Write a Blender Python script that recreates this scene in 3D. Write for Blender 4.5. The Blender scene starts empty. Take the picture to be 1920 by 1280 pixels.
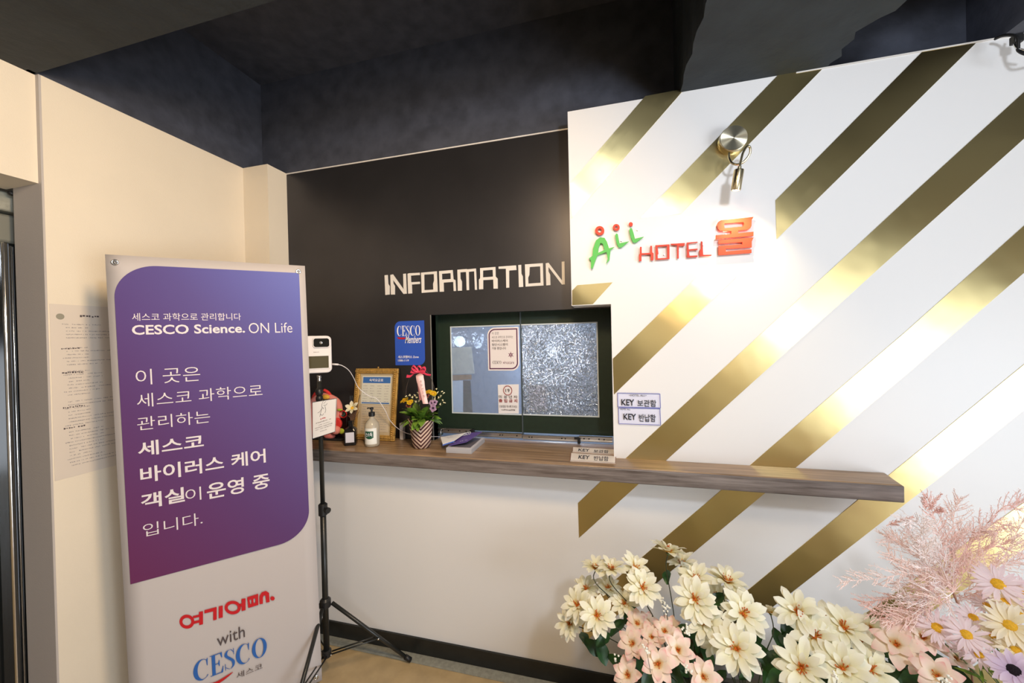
import bpy, bmesh, math, random
import numpy as np
from mathutils import Vector, Matrix
random.seed(7)
V = Vector
SC = bpy.context.scene
COL = SC.collection

# ------------------------------------------------------------------ camera, world, lights, exposure
FPX = 705.0
CAMZ = 1.535
yaw, pitch, roll = map(math.radians, (14.5, -0.4, -1.28))
Fw = V((-math.sin(yaw)*math.cos(pitch), math.cos(yaw)*math.cos(pitch), math.sin(pitch)))
rt = V((math.cos(yaw), math.sin(yaw), 0)); up0 = rt.cross(Fw)
Rt = rt*math.cos(roll)+up0*math.sin(roll)
Up = -rt*math.sin(roll)+up0*math.cos(roll)
cam = bpy.data.cameras.new('camera'); camo = bpy.data.objects.new('camera', cam); COL.objects.link(camo)
cam.sensor_width = 36; cam.lens = FPX/1920*36; cam.clip_start = 0.02
m = Matrix.Identity(4)
for i in range(3):
    m[i][0] = Rt[i]; m[i][1] = Up[i]; m[i][2] = -Fw[i]
m[2][3] = CAMZ
camo.matrix_world = m
SC.camera = camo

w = bpy.data.worlds.new('world'); SC.world = w; w.use_nodes = True
w.node_tree.nodes['Background'].inputs[0].default_value = (0.75, 0.85, 1, 1)
w.node_tree.nodes['Background'].inputs[1].default_value = 0.3

def lamp(name, kind, loc, energy, color, size=.2, size_y=None, target=None, **kw):
    l = bpy.data.lights.new(name, kind); o = bpy.data.objects.new(name, l); COL.objects.link(o)
    o.location = loc; l.energy = energy; l.color = color
    if kind == 'AREA':
        l.size = size
        if size_y: l.shape = 'RECTANGLE'; l.size_y = size_y
    elif kind in ('POINT', 'SPOT'): l.shadow_soft_size = size
    for k, v in kw.items(): setattr(l, k, v)
    if target is not None:
        o.rotation_euler = (V(target)-V(loc)).to_track_quat('-Z', 'Y').to_euler()
    return o
WARM = (1, .72, .42); NEUT = (1, .90, .80); COOL = (.86, .93, 1)
lamp('ceiling_lamp', 'AREA', (-.10, .42, 2.44), 26, WARM, .16, .5, target=(-1.6, .95, 1.35))
lamp('ceiling_lamp', 'AREA', (-.45, -1.1, 2.46), 7, NEUT, .3, 1.0, target=(-.45, -.6, 0))
lamp('ceiling_lamp', 'AREA', (1.5, -1.0, 2.46), 6, NEUT, .3, .8, target=(1.5, -.6, 0))
lamp('hanging_lamp', 'POINT', (.62, -.10, 2.28), 42, (.84, .91, 1), .09)
lamp('entrance_daylight', 'AREA', (2.98, -.95, .80), 52, COOL, 1.8, 1.5, target=(0, -.35, 1.0))
lamp('office_lamp', 'AREA', (-.35, 2.45, 2.2), 6, (.80, .90, 1), .5, .5, target=(-.35, 2.4, 0))

vs = SC.view_settings
vs.view_transform = 'Standard'; vs.look = 'None'; vs.gamma = 1; vs.use_curve_mapping = False
vs.exposure = 0.6

# ------------------------------------------------------------------ geometry helpers
C0 = V((0, 0, CAMZ))
def ray(px, py): return Rt*((px-960)/FPX) - Up*((py-640)/FPX) + Fw
def onY(px, py, y): r = ray(px, py); return C0 + r*(y/r.y)
def onX(px, py, x): r = ray(px, py); return C0 + r*(x/r.x)
def onZ(px, py, z): r = ray(px, py); return C0 + r*((z-CAMZ)/r.z)

def srgb(r, g, b):
    f = lambda c: (c/12.92 if c <= .04045 else ((c+.055)/1.055)**2.4)
    return (f(r/255), f(g/255), f(b/255), 1)

ORG = {}
def tag(o, label=None, cat=None, group=None, kind=None):
    if label: o['label'] = label
    if cat: o['category'] = cat
    if group: o['group'] = group
    if kind: o['kind'] = kind
    return o
def empty(name, loc, label=None, cat=None, group=None, kind=None):
    o = bpy.data.objects.new(name, None); COL.objects.link(o); o.location = loc
    o.empty_display_size = .05; ORG[o.name] = V(loc)
    return tag(o, label, cat, group, kind)
def origin(o): return ORG.get(o.name, V((0, 0, 0)))
def put(name, bm, m, parent=None, smooth=False, bev=0, seg=2, loc=None):
    """bm is in world coordinates; the object gets an origin at its parent's (or its own base)."""
    if parent is not None: org = origin(parent)
    else:
        if loc is not None: org = V(loc)
        else:
            xs = [v.co for v in bm.verts]
            org = V(((min(c.x for c in xs)+max(c.x for c in xs))/2, (min(c.y for c in xs)+max(c.y for c in xs))/2, min(c.z for c in xs)))
    bmesh.ops.translate(bm, verts=bm.verts, vec=-org)
    me = bpy.data.meshes.new(name); bm.to_mesh(me); bm.free()
    if isinstance(m, (list, tuple)):
        for x in m: me.materials.append(x)
    else: me.materials.append(m)
    if smooth:
        for p in me.polygons: p.use_smooth = True
    o = bpy.data.objects.new(name, me); COL.objects.link(o)
    if parent is not None: o.parent = parent
    else: o.location = org
    ORG[o.name] = org
    if bev:
        b = o.modifiers.new('bevel', 'BEVEL'); b.width = bev; b.segments = seg; b.limit_method = 'ANGLE'
        if not smooth:
            for p in me.polygons: p.use_smooth = True
            try: me.set_sharp_from_angle(angle=math.radians(35))
            except Exception: pass
    return o

def box(bm, x0, x1, y0, y1, z0, z1, M=None):
    vs_ = [bm.verts.new(V(c) if M is None else M @ V(c)) for c in
           ((x0, y0, z0), (x1, y0, z0), (x1, y1, z0), (x0, y1, z0), (x0, y0, z1), (x1, y0, z1), (x1, y1, z1), (x0, y1, z1))]
    for f in ((3, 2, 1, 0), (4, 5, 6, 7), (0, 1, 5, 4), (1, 2, 6, 5), (2, 3, 7, 6), (3, 0, 4, 7)):
        bm.faces.new([vs_[i] for i in f])
    return bm
def B(*a, **k): return box(bmesh.new(), *a, **k)
def prism(bm, pts, d):
    """pts: list of Vector (planar loop); d: extrusion vector."""
    a = [bm.verts.new(p) for p in pts]; b = [bm.verts.new(p+d) for p in pts]; n = len(pts)
    bm.faces.new(a); bm.faces.new(b[::-1])
    for i in range(n): bm.faces.new((a[i], b[i], b[(i+1) % n], a[(i+1) % n]))
    bmesh.ops.recalc_face_normals(bm, faces=bm.faces)
    return bm
def tube(bm, pts, r, n=8, cap=True, taper=None):
    pts = [V(p) for p in pts]; rings = []; nrm = None
    for i, p in enumerate(pts):
        t = (pts[min(i+1, len(pts)-1)]-pts[max(i-1, 0)]).normalized()
        if nrm is None:
            nrm = t.orthogonal().normalized()
        else:
            nrm = (nrm - t*nrm.dot(t)); nrm = nrm.normalized() if nrm.length > 1e-6 else t.orthogonal().normalized()
        bn = t.cross(nrm)
        rr = r if taper is None else taper[i]
        rings.append([bm.verts.new(p+(nrm*math.cos(2*math.pi*k/n)+bn*math.sin(2*math.pi*k/n))*rr) for k in range(n)])
    for a, b in zip(rings, rings[1:]):
        for k in range(n): bm.faces.new((a[k], a[(k+1) % n], b[(k+1) % n], b[k]))
    if cap:
        bm.faces.new(rings[0][::-1]); bm.faces.new(rings[-1])
    return bm
def lathe(bm, prof, c, n=24, ax=None, sq=1.0):
    """prof: [(r, h)...] along axis ax from c."""
    ax = V((0, 0, 1)) if ax is None else V(ax).normalized()
    e1 = ax.orthogonal().normalized() if abs(ax.z) < .999 else V((1, 0, 0)); e2 = ax.cross(e1); rings = []
    for r, h in prof:
        rings.append([bm.verts.new(V(c)+ax*h+(e1*math.cos(2*math.pi*k/n)+e2*math.sin(2*math.pi*k/n)*sq)*max(r, 1e-5)) for k in range(n)])
    for a, b in zip(rings, rings[1:]):
        for k in range(n): bm.faces.new((a[k], a[(k+1) % n], b[(k+1) % n], b[k]))
    bm.faces.new(rings[0][::-1]); bm.faces.new(rings[-1])
    return bm
def ball(bm, c, r, s=(1, 1, 1), sub=2):
    M_ = Matrix.Translation(V(c)) @ Matrix.Diagonal((r*s[0], r*s[1], r*s[2], 1))
    bmesh.ops.create_icosphere(bm, subdivisions=sub, radius=1, matrix=M_); return bm
def smooth_path(pts, k=6):
    pts = [V(p) for p in pts]; out = []
    for i in range(len(pts)-1):
        p0 = pts[max(i-1, 0)]; p1 = pts[i]; p2 = pts[i+1]; p3 = pts[min(i+2, len(pts)-1)]
        for j in range(k):
            t = j/k
            out.append(.5*((2*p1)+(p2-p0)*t+(2*p0-5*p1+4*p2-p3)*t*t+(3*p1-p0-3*p2+p3)*t**3))
    out.append(pts[-1]); return out

# ---- flat shapes from loops, text
def loops_mesh(shapes, extrude=0.0, bevel=0.0):
    """shapes: list of shape; shape: list of loops of (x,y). returns verts, faces (z = depth)."""
    vv, ff = [], []
    for sh in shapes:
        cu = bpy.data.curves.new('tmp', 'CURVE'); cu.dimensions = '2D'; cu.fill_mode = 'BOTH'
        cu.extrude = extrude; cu.bevel_depth = bevel; cu.bevel_resolution = 1
        if bevel: cu.offset = -bevel
        for lp in sh:
            s = cu.splines.new('POLY'); s.points.add(len(lp)-1)
            for i, p in enumerate(lp): s.points[i].co = (p[0], p[1], 0, 1)
            s.use_cyclic_u = True
        ob = bpy.data.objects.new('tmp', cu)
        me = bpy.data.meshes.new_from_object(ob)
        o = len(vv)
        vv += [v.co.copy() for v in me.vertices]; ff += [tuple(o+i for i in p.vertices) for p in me.polygons]
        bpy.data.objects.remove(ob); bpy.data.curves.remove(cu); bpy.data.meshes.remove(me)
    return vv, ff
def text_mesh(body, bold=0.0, shear=0.0):
    cu = bpy.data.curves.new('tmp', 'FONT'); cu.body = body; cu.size = 1; cu.offset = bold; cu.resolution_u = 3; cu.shear = shear
    cu.fill_mode = 'FRONT'
    ob = bpy.data.objects.new('tmp', cu); me = bpy.data.meshes.new_from_object(ob)
    vv = [v.co.copy() for v in me.vertices]; ff = [tuple(p.vertices) for p in me.polygons]
    bpy.data.objects.remove(ob); bpy.data.curves.remove(cu); bpy.data.meshes.remove(me)
    x0 = min(v.x for v in vv); x1 = max(v.x for v in vv); y0 = min(v.y for v in vv); y1 = max(v.y for v in vv)
    return [V(((v.x-x0)/(x1-x0), (v.y-y0)/(y1-y0), 0)) for v in vv], ff

class Plane:
    """a flat surface: origin, u (right), v (up), n (towards the viewer)."""
    def __init__(s, o, u, v):
        s.o, s.u, s.v = V(o), V(u).normalized(), V(v).normalized(); s.n = s.u.cross(s.v).normalized()
    def uv(s, px, py):
        r = ray(px, py); p = C0 + r*((s.o-C0).dot(s.n)/r.dot(s.n)); d = p-s.o
        return d.dot(s.u), d.dot(s.v)
    def at(s, a, b, h=0.0): return s.o+s.u*a+s.v*b+s.n*h
    def pt(s, px, py, h=0.0): return s.at(*s.uv(px, py), h)
def add_vf(bm, vv, ff, fn):
    a = [bm.verts.new(fn(v)) for v in vv]
    for f in ff:
        try: bm.faces.new([a[i] for i in f])
        except ValueError: pass
    return bm
def text_on(bm, P, body, bl, tr, bold=0.0, h=.0008, shear=0.0, px=True):
    if px: bl, tr = P.uv(*bl), P.uv(*tr)
    vv, ff = text_mesh(body, bold, shear)
    return add_vf(bm, vv, ff, lambda q: P.at(bl[0]+(tr[0]-bl[0])*q.x, bl[1]+(tr[1]-bl[1])*q.y, h))
def shapes_on(bm, P, shapes, bl, tr, h=.0008, px=True):
    """shapes in 0..1 box."""
    if px: bl, tr = P.uv(*bl), P.uv(*tr)
    vv, ff = loops_mesh(shapes)
    return add_vf(bm, vv, ff, lambda q: P.at(bl[0]+(tr[0]-bl[0])*q.x, bl[1]+(tr[1]-bl[1])*q.y, h))
def solid_letters(P, shapes, depth, bevel=.001, base=0.0, cx=None):
    """shapes given in picture points lying on plane P; raised by depth."""
    sh = [[[P.uv(*(cx(p) if cx else p)) for p in lp] for lp in s] for s in shapes]
    vv, ff = loops_mesh(sh, depth/2-bevel, bevel)
    return add_vf(bmesh.new(), vv, ff, lambda q: P.at(q.x, q.y, base+depth/2+q.z))
def rect_loop(a0, b0, a1, b1): return [(a0, b0), (a1, b0), (a1, b1), (a0, b1)]
def leaf_rect(w_, h_, r, n=10):
    """rectangle 0..w,0..h with round top-left and bottom-right corners."""
    L = [(0, 0)]
    for i in range(n+1):
        a = -math.pi/2+math.pi/2*i/n; L.append((w_-r+r*math.cos(a), r+r*math.sin(a)))
    L.append((w_, h_))
    for i in range(n+1):
        a = math.pi/2+math.pi/2*i/n; L.append((r+r*math.cos(a), h_-r+r*math.sin(a)))
    return L
def scribble(bm, P, u0, u1, v, hgt, h=.0008, fill=.8, rnd=random):
    """a line of print too small to read: short uneven marks."""
    x = u0
    while x < u1:
        wd = hgt*rnd.uniform(.35, .9)
        if rnd.random() < fill:
            y0 = v+hgt*rnd.uniform(0, .35); y1 = v+hgt*rnd.uniform(.6, 1)
            bm.faces.new([bm.verts.new(P.at(*q, h)) for q in ((x, y0), (min(x+wd, u1), y0), (min(x+wd, u1), y1), (x, y1))])
        x += wd+hgt*rnd.uniform(.15, .45)
    return bm
def ell(cx, cy, rx, ry, n=28, a0=0, a1=360):
    return [(cx+rx*math.cos(math.radians(a0+(a1-a0)*i/n)), cy+ry*math.sin(math.radians(a0+(a1-a0)*i/n))) for i in range(n+(0 if a1-a0 == 360 else 1))]
def varstroke(pts, ws):
    pts = [V((p[0], p[1], 0)) for p in pts]; l, r = [], []
    for i, p in enumerate(pts):
        t = (pts[min(i+1, len(pts)-1)]-pts[max(i-1, 0)]).normalized(); n = V((-t.y, t.x, 0))
        l.append((p+n*ws[i]/2)[:2]); r.append((p-n*ws[i]/2)[:2])
    return l+r[::-1]
def serif_word():
    """the word CESCO in a high-contrast serif, in a 0..1 box."""
    def C(x, wd):
        o = ell(x+wd*.52, .5, wd*.52, .5, 30, 48, 318); i = ell(x+wd*.60, .5, wd*.34, .465, 30, 318, 48)
        return [[o+i], [[(x+wd*.84, .62), (x+wd*.88, .62), (x+wd*.90, .97), (x+wd*.85, .97), (x+wd*.80, .86)]]]
    def E(x, wd):
        return [[rect_loop(x+wd*.14, 0, x+wd*.40, 1)], [rect_loop(x, 0, x+wd*.14, .03)], [rect_loop(x, .97, x+wd*.14, 1)],
                [[(x+wd*.40, 0), (x+wd*.95, 0), (x+wd, .30), (x+wd*.95, .30), (x+wd*.80, .04), (x+wd*.40, .04)]],
                [[(x+wd*.40, 1), (x+wd*.92, 1), (x+wd*.93, .74), (x+wd*.88, .74), (x+wd*.76, .96), (x+wd*.40, .96)]],
                [[(x+wd*.40, .49), (x+wd*.60, .49), (x+wd*.68, .36), (x+wd*.72, .36), (x+wd*.72, .66), (x+wd*.68, .66), (x+wd*.60, .53), (x+wd*.40, .53)]]]
    def S(x, wd):
        p = smooth_path([(x+wd*.84, .80, 0), (x+wd*.62, .96, 0), (x+wd*.30, .93, 0), (x+wd*.20, .74, 0), (x+wd*.48, .55, 0), (x+wd*.78, .36, 0), (x+wd*.78, .13, 0), (x+wd*.48, .03, 0), (x+wd*.14, .16, 0)], 4)
        n = len(p); ws = [.05+.19*max(0, math.sin(math.pi*i/(n-1)))**2 for i in range(n)]
        return [[varstroke(p, [q*wd*1.2 for q in ws])], [rect_loop(x+wd*.84, .68, x+wd*.89, .98)], [rect_loop(x+wd*.10, .02, x+wd*.15, .34)]]
    O = lambda x, wd: [[ell(x+wd*.5, .5, wd*.5, .5), ell(x+wd*.5, .5, wd*.27, .465)]]
    return C(0, .21)+E(.215, .175)+S(.395, .16)+C(.56, .21)+O(.785, .215)

# ------------------------------------------------------------------ materials
def mat(name, col, rough=.6, metal=0.0, noise=0.0, nscale=20, bump=0.0, bscale=60, spec=.5, col2=None, emit=None, coat=0, trans=0, ior=1.45, alpha=1, stretch=None, coords='Object', dist=.002):
    m_ = bpy.data.materials.new(name); m_.use_nodes = True
    N = m_.node_tree.nodes; L = m_.node_tree.links; b = N['Principled BSDF']
    b.inputs['Base Color'].default_value = col; b.inputs['Roughness'].default_value = rough; b.inputs['Metallic'].default_value = metal
    b.inputs['Specular IOR Level'].default_value = spec; b.inputs['Coat Weight'].default_value = coat
    b.inputs['Transmission Weight'].default_value = trans; b.inputs['IOR'].default_value = ior; b.inputs['Alpha'].default_value = alpha
    if emit: b.inputs['Emission Color'].default_value = emit[0]; b.inputs['Emission Strength'].default_value = emit[1]
    tc = N.new('ShaderNodeTexCoord'); mp = N.new('ShaderNodeMapping'); L.new(tc.outputs[coords], mp.inputs[0])
    if stretch: mp.inputs['Scale'].default_value = stretch
    if noise:
        n = N.new('ShaderNodeTexNoise'); n.inputs['Scale'].default_value = nscale; n.inputs['Detail'].default_value = 6
        L.new(mp.outputs[0], n.inputs['Vector'])
        mx = N.new('ShaderNodeMix'); mx.data_type = 'RGBA'
        c2 = col2 if col2 else tuple(c*(1-noise) for c in col[:3])+(1,)
        mx.inputs['A'].default_value = col; mx.inputs['B'].default_value = c2
        rp = N.new('ShaderNodeMapRange'); rp.inputs[1].default_value = .35; rp.inputs[2].default_value = .68
        L.new(n.outputs['Fac'], rp.inputs[0]); L.new(rp.outputs[0], mx.inputs['Factor']); L.new(mx.outputs['Result'], b.inputs['Base Color'])
    if bump:
        n2 = N.new('ShaderNodeTexNoise'); n2.inputs['Scale'].default_value = bscale; n2.inputs['Detail'].default_value = 4
        L.new(mp.outputs[0], n2.inputs['Vector'])
        bp = N.new('ShaderNodeBump'); bp.inputs['Strength'].default_value = bump; bp.inputs['Distance'].default_value = dist
        L.new(n2.outputs['Fac'], bp.inputs['Height']); L.new(bp.outputs[0], b.inputs['Normal'])
    return m_
def nt(m_): return m_.node_tree.nodes, m_.node_tree.links, m_.node_tree.nodes['Principled BSDF']

M_white = mat('white_laminate', (.80, .79, .79, 1), .38, bump=.03, bscale=200)
M_cream = mat('cream_wallpaper', (.80, .71, .575, 1), .75, bump=.25, bscale=260, noise=.04, nscale=3)
M_jamb = mat('jamb_grey', (.50, .455, .43, 1), .6, bump=.2, bscale=220)
M_black_gloss = mat('black_hairline_sheet', (.075, .072, .078, 1), .36, .75, spec=.6, bump=.10, bscale=3, noise=.25, nscale=2, dist=.01)
M_dark_paint = mat('dark_paint', (.068, .074, .100, 1), .62, noise=.35, nscale=14, bump=.5, bscale=30, dist=.004)
M_soffit = mat('grey_concrete_paint', (.026, .034, .041, 1), .7, noise=.3, nscale=9, bump=.7, bscale=24, dist=.006)
M_base = mat('black_skirting', (.015, .016, .015, 1), .4, noise=.3, nscale=30)
M_stone = mat('grey_stone', (.34, .34, .29, 1), .5, noise=.25, nscale=60)
M_floor = mat('beige_floor', (.50, .37, .20, 1), .30, noise=.18, nscale=14, bump=.04, bscale=50)
M_backwall = mat('back_wall_paint', (.55, .47, .36, 1), .7)
M_chrome = mat('chrome', (.75, .75, .76, 1), .16, 1)
M_steel = mat('slide_steel', (.62, .62, .64, 1), .32, 1)
M_black = mat('black_plastic', (.012, .012, .013, 1), .42)
M_blackm = mat('black_metal', (.014, .015, .014, 1), .35, spec=.6)
M_green = mat('dark_green_board', (.012, .026, .015, 1), .5, noise=.2, nscale=40)
M_bead = mat('pale_glazing_bead', (.55, .60, .62, 1), .35)
M_sign_white = mat('ivory_acrylic', (.74, .70, .66, 1), .4)
M_red = mat('red_acrylic', (.70, .050, .015, 1), .55)
M_grn = mat('green_acrylic', (.10, .50, .09, 1), .55)
M_paper = mat('paper', (.80, .78, .77, 1), .7)
M_ink = mat('black_ink', (.02, .02, .03, 1), .6)
M_inkg = mat('grey_ink', (.30, .27, .27, 1), .7)
M_bluebord = mat('blue_border_ink', (.12, .14, .45, 1), .6)
M_glassdark = mat('dark_door_glass', (.006, .007, .007, 1), .06, spec=.6)
M_vinyl = mat('banner_vinyl', (.51, .47, .465, 1), .5)
M_print_w = mat('banner_white_print', (.72, .66, .68, 1), .5)
M_blue = mat('sticker_blue', srgb(50, 88, 190), .35)
M_white_print = mat('white_print', (.85, .85, .88, 1), .5)
M_red_print = mat('red_print', srgb(185, 25, 30), .5)
M_logo_red = mat('logo_red_print', srgb(190, 20, 32), .5)
M_logo_blue = mat('logo_blue_print', srgb(40, 95, 170), .5)
M_dark_print = mat('dark_grey_print', srgb(80, 70, 72), .6)

# purple print: colour runs from blue at the top right to plum at the bottom left (a printed gradient)
M_purple = mat('purple_gradient_print', (.1, .05, .2, 1), .5)
N, L, b = nt(M_purple)
tc = N.new('ShaderNodeTexCoord'); sp = N.new('ShaderNodeSeparateXYZ'); L.new(tc.outputs['Generated'], sp.inputs[0])
ma = N.new('ShaderNodeMath'); ma.operation = 'MULTIPLY_ADD'; ma.inputs[1].default_value = .38; L.new(sp.outputs[0], ma.inputs[0])
mb = N.new('ShaderNodeMath'); mb.operation = 'MULTIPLY'; mb.inputs[1].default_value = .62; L.new(sp.outputs[2], mb.inputs[0]); L.new(mb.outputs[0], ma.inputs[2])
cr = N.new('ShaderNodeValToRGB'); L.new(ma.outputs[0], cr.inputs[0]); L.new(cr.outputs[0], b.inputs['Base Color'])
cr.color_ramp.elements[0].color = srgb(98, 36, 82); cr.color_ramp.elements[1].color = srgb(74, 84, 168)
e = cr.color_ramp.elements.new(.35); e.color = srgb(84, 48, 104); e = cr.color_ramp.elements.new(.7); e.color = srgb(80, 66, 132)

# brushed brass, brushed along the strip (UV u runs along it)
def brass(name, col, rough, aniso=.75):
    mm = mat(name, col, rough, 1)
    N, L, b = nt(mm)
    b.inputs['Anisotropic'].default_value = aniso; b.inputs['Anisotropic Rotation'].default_value = .25
    tg = N.new('ShaderNodeTangent'); tg.direction_type = 'UV_MAP'; L.new(tg.outputs[0], b.inputs['Tangent'])
    uvn = N.new('ShaderNodeUVMap'); mp = N.new('ShaderNodeMapping'); mp.inputs['Scale'].default_value = (2.2, 420, 1); L.new(uvn.outputs[0], mp.inputs[0])
    n = N.new('ShaderNodeTexNoise'); n.inputs['Scale'].default_value = 1; n.inputs['Detail'].default_value = 3; L.new(mp.outputs[0], n.inputs['Vector'])
    mr = N.new('ShaderNodeMapRange'); mr.inputs[3].default_value = rough-.06; mr.inputs[4].default_value = rough+.08; L.new(n.outputs['Fac'], mr.inputs[0]); L.new(mr.outputs[0], b.inputs['Roughness'])
    n3 = N.new('ShaderNodeTexNoise'); n3.inputs['Scale'].default_value = 5; mp3 = N.new('ShaderNodeMapping'); mp3.inputs['Scale'].default_value = (1, 1, 1)
    L.new(uvn.outputs[0], mp3.inputs[0]); L.new(mp3.outputs[0], n3.inputs['Vector'])
    bp = N.new('ShaderNodeBump'); bp.inputs['Strength'].default_value = .25; bp.inputs['Distance'].default_value = .01
    L.new(n3.outputs['Fac'], bp.inputs['Height']); L.new(bp.outputs[0], b.inputs['Normal'])
    return mm
M_brass = brass('brushed_brass', (.72, .60, .30, 1), .30, .93)
M_lampbrass = mat('lamp_brass', (.62, .54, .36, 1), .24, 1)

# dark wood laminate
def wood(name, c1, c2, rough, sc=(1.5, 26, 26)):
    mm = mat(name, c1, rough)
    N, L, b = nt(mm); tc = N.new('ShaderNodeTexCoord'); mp = N.new('ShaderNodeMapping'); mp.inputs['Scale'].default_value = sc
    L.new(tc.outputs['Object'], mp.inputs[0]); n = N.new('ShaderNodeTexNoise'); n.inputs['Scale'].default_value = 2.2; n.inputs['Detail'].default_value = 8; n.inputs['Roughness'].default_value = .65
    L.new(mp.outputs[0], n.inputs['Vector']); cr = N.new('ShaderNodeValToRGB'); L.new(n.outputs['Fac'], cr.inputs[0]); L.new(cr.outputs[0], b.inputs['Base Color'])
    cr.color_ramp.elements[0].position = .32; cr.color_ramp.elements[1].position = .70
    cr.color_ramp.elements[0].color = c2; cr.color_ramp.elements[1].color = c1
    bp = N.new('ShaderNodeBump'); bp.inputs['Strength'].default_value = .25; bp.inputs['Distance'].default_value = .001; L.new(n.outputs['Fac'], bp.inputs['Height']); L.new(bp.outputs[0], b.inputs['Normal'])
    return mm
M_wood = wood('brown_wood_laminate', srgb(180, 150, 118), srgb(108, 84, 62), .30)
M_woodedge = wood('greybrown_wood_edge', srgb(142, 132, 128), srgb(80, 70, 66), .38)

# hammered glass
def hammered(name, strength, scale, rough, tint, clear, gloss, dist):
    mm = mat(name, tint, rough, trans=.72, ior=1.45, spec=.8)
    N, L, b = nt(mm); tc = N.new('ShaderNodeTexCoord')
    n = N.new('ShaderNodeTexVoronoi'); n.feature = 'SMOOTH_F1'; n.inputs['Scale'].default_value = scale
    n2 = N.new('ShaderNodeTexNoise'); n2.inputs['Scale'].default_value = scale*.6; n2.inputs['Detail'].default_value = 2
    L.new(tc.outputs['Object'], n2.inputs['Vector']); 
    mx = N.new('ShaderNodeMix'); mx.data_type = 'VECTOR' if hasattr(mx, 'data_type') else 'VECTOR'; mx.inputs['Factor'].default_value = .06
    L.new(tc.outputs['Object'], mx.inputs[4]); L.new(n2.outputs['Color'], mx.inputs[5]); L.new(mx.outputs[1], n.inputs['Vector'])
    bp = N.new('ShaderNodeBump'); bp.inputs['Strength'].default_value = strength; bp.inputs['Distance'].default_value = dist
    L.new(n.outputs['Distance'], bp.inputs['Height']); L.new(bp.outputs[0], b.inputs['Normal'])
    gl = N.new('ShaderNodeBsdfGlossy'); gl.inputs['Color'].default_value = (.85, .92, 1, 1); gl.inputs['Roughness'].default_value = .06; L.new(bp.outputs[0], gl.inputs['Normal'])
    mg = N.new('ShaderNodeMixShader'); mg.inputs[0].default_value = gloss; L.new(b.outputs[0], mg.inputs[1]); L.new(gl.outputs[0], mg.inputs[2])
    tr_ = N.new('ShaderNodeBsdfTransparent'); tr_.inputs[0].default_value = tint; ms = N.new('ShaderNodeMixShader'); ms.inputs[0].default_value = clear
    L.new(mg.outputs[0], ms.inputs[1]); L.new(tr_.outputs[0], ms.inputs[2]); L.new(ms.outputs[0], N['Material Output'].inputs[0])
    return mm
M_hamR = hammered('hammered_glass', 1.0, 72, .03, (.82, .87, .94, 1), .06, .22, .03)
M_hamL = hammered('frosted_ripple_glass', .30, 40, .20, (.70, .78, .90, 1), .45, .06, .02)
M_office = mat('office_wall_paint', (.34, .38, .46, 1), .8)

# ------------------------------------------------------------------ room
ZC = 2.513; XL = -1.945; YW = 1.65; YB = 1.78; YG = 1.86
XO = -.155; XO2 = .010; ZO = 1.673; ZU = .087; LT = 1.021; LB = .963
def S_(name, bm, m_, parent=None, **k):
    o = put(name, bm, m_, parent, **k)
    if parent is None: o['kind'] = 'structure'
    return o
S_('floor', B(-2.6, 3.2, -3.2, 2.0, -.05, 0), M_floor)
wf = S_('wall_front', prism(bmesh.new(), [V((x, YW, z)) for x, z in ((XO, ZC), (3.0, ZC), (3.0, ZU), (XL, ZU), (XL, LB-.004), (XO2, LB-.004), (XO2, ZO), (XO, ZO))], V((0, .206, 0))), M_white, loc=(0, 0, 0))
# black glossy wall behind the counter
S_('wall_front', prism(bmesh.new(), [V((x, YB, z)) for x, z in ((-1.777, LT-.03), (-.889, LT-.03), (-.889, 1.668), (.2, 1.668), (.2, ZC), (-1.777, ZC))], V((0, .05, 0))), M_black_gloss, loc=(0, 0, 0))
S_('trim_1', B(-1.777, XO, YB-.003, YB, ZC-.006, ZC), M_sign_white)
tr = onY(1284, 166, YW)
S_('trim_2', B(.70, 1.75, YW-.003, YW, ZC-.005, ZC), M_sign_white)
S_('trim_3', B(-.893, -.889, YB-.004, YB+.004, LT, 1.668), mat('edge_trim_grey', (.42, .41, .38, 1), .4, .6))
S_('trim_8', B(-.905, -.889, YB+.0045, YG+.03, LT, 1.675), M_green)
S_('baseboard_front', B(XL, 3.0, YW-.010, YW+.02, 0.012, ZU), M_base)
S_('trim_4', B(XL, 3.0, YW-.050, YW-.0105, .001, .012), M_stone)
# left wall, corner pilaster, entrance lintel and jamb
S_('wall_left', B(XL-.14, XL, .89, 2.0, 0, ZC), M_cream)
S_('trim_5', B(XL, -1.777, 1.655, 1.90, 0, ZC), M_cream)
S_('wall_left', B(XL-.20, XL-.018, -3.2, .884, 2.128, ZC), M_cream)
S_('trim_6', B(XL-.16, XL-.0005, .884, .8905, 0, ZC), M_jamb)
S_('baseboard_left', B(XL, XL+.008, .89, 1.655, 0, .08), M_base)
# dark ceiling: low soffit in front, raised pocket above the counter, cross beam
S_('ceiling', B(-2.6, 3.2, -3.2, .88, ZC, ZC+.12), M_soffit)
S_('ceiling', B(-2.6, 3.2, .86, 2.0, 3.05, 3.15), M_dark_paint)
S_('wall_front', B(-2.6, 3.2, YB, YB+.1, ZC, 3.06), M_dark_paint)
S_('wall_left', B(XL-.15, XL, .86, 1.80, ZC, 3.06), M_dark_paint)
S_('wall_back', B(-2.6, 3.2, .80, .88, ZC+.1, 3.06), M_dark_paint)
bpts = [(.296, YB+.02), (.296, .87), (.88, .87), (.885, 1.32), (.869, 1.422), (.807, 1.485), (.884, 1.629), (.884, YB+.02)]
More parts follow.
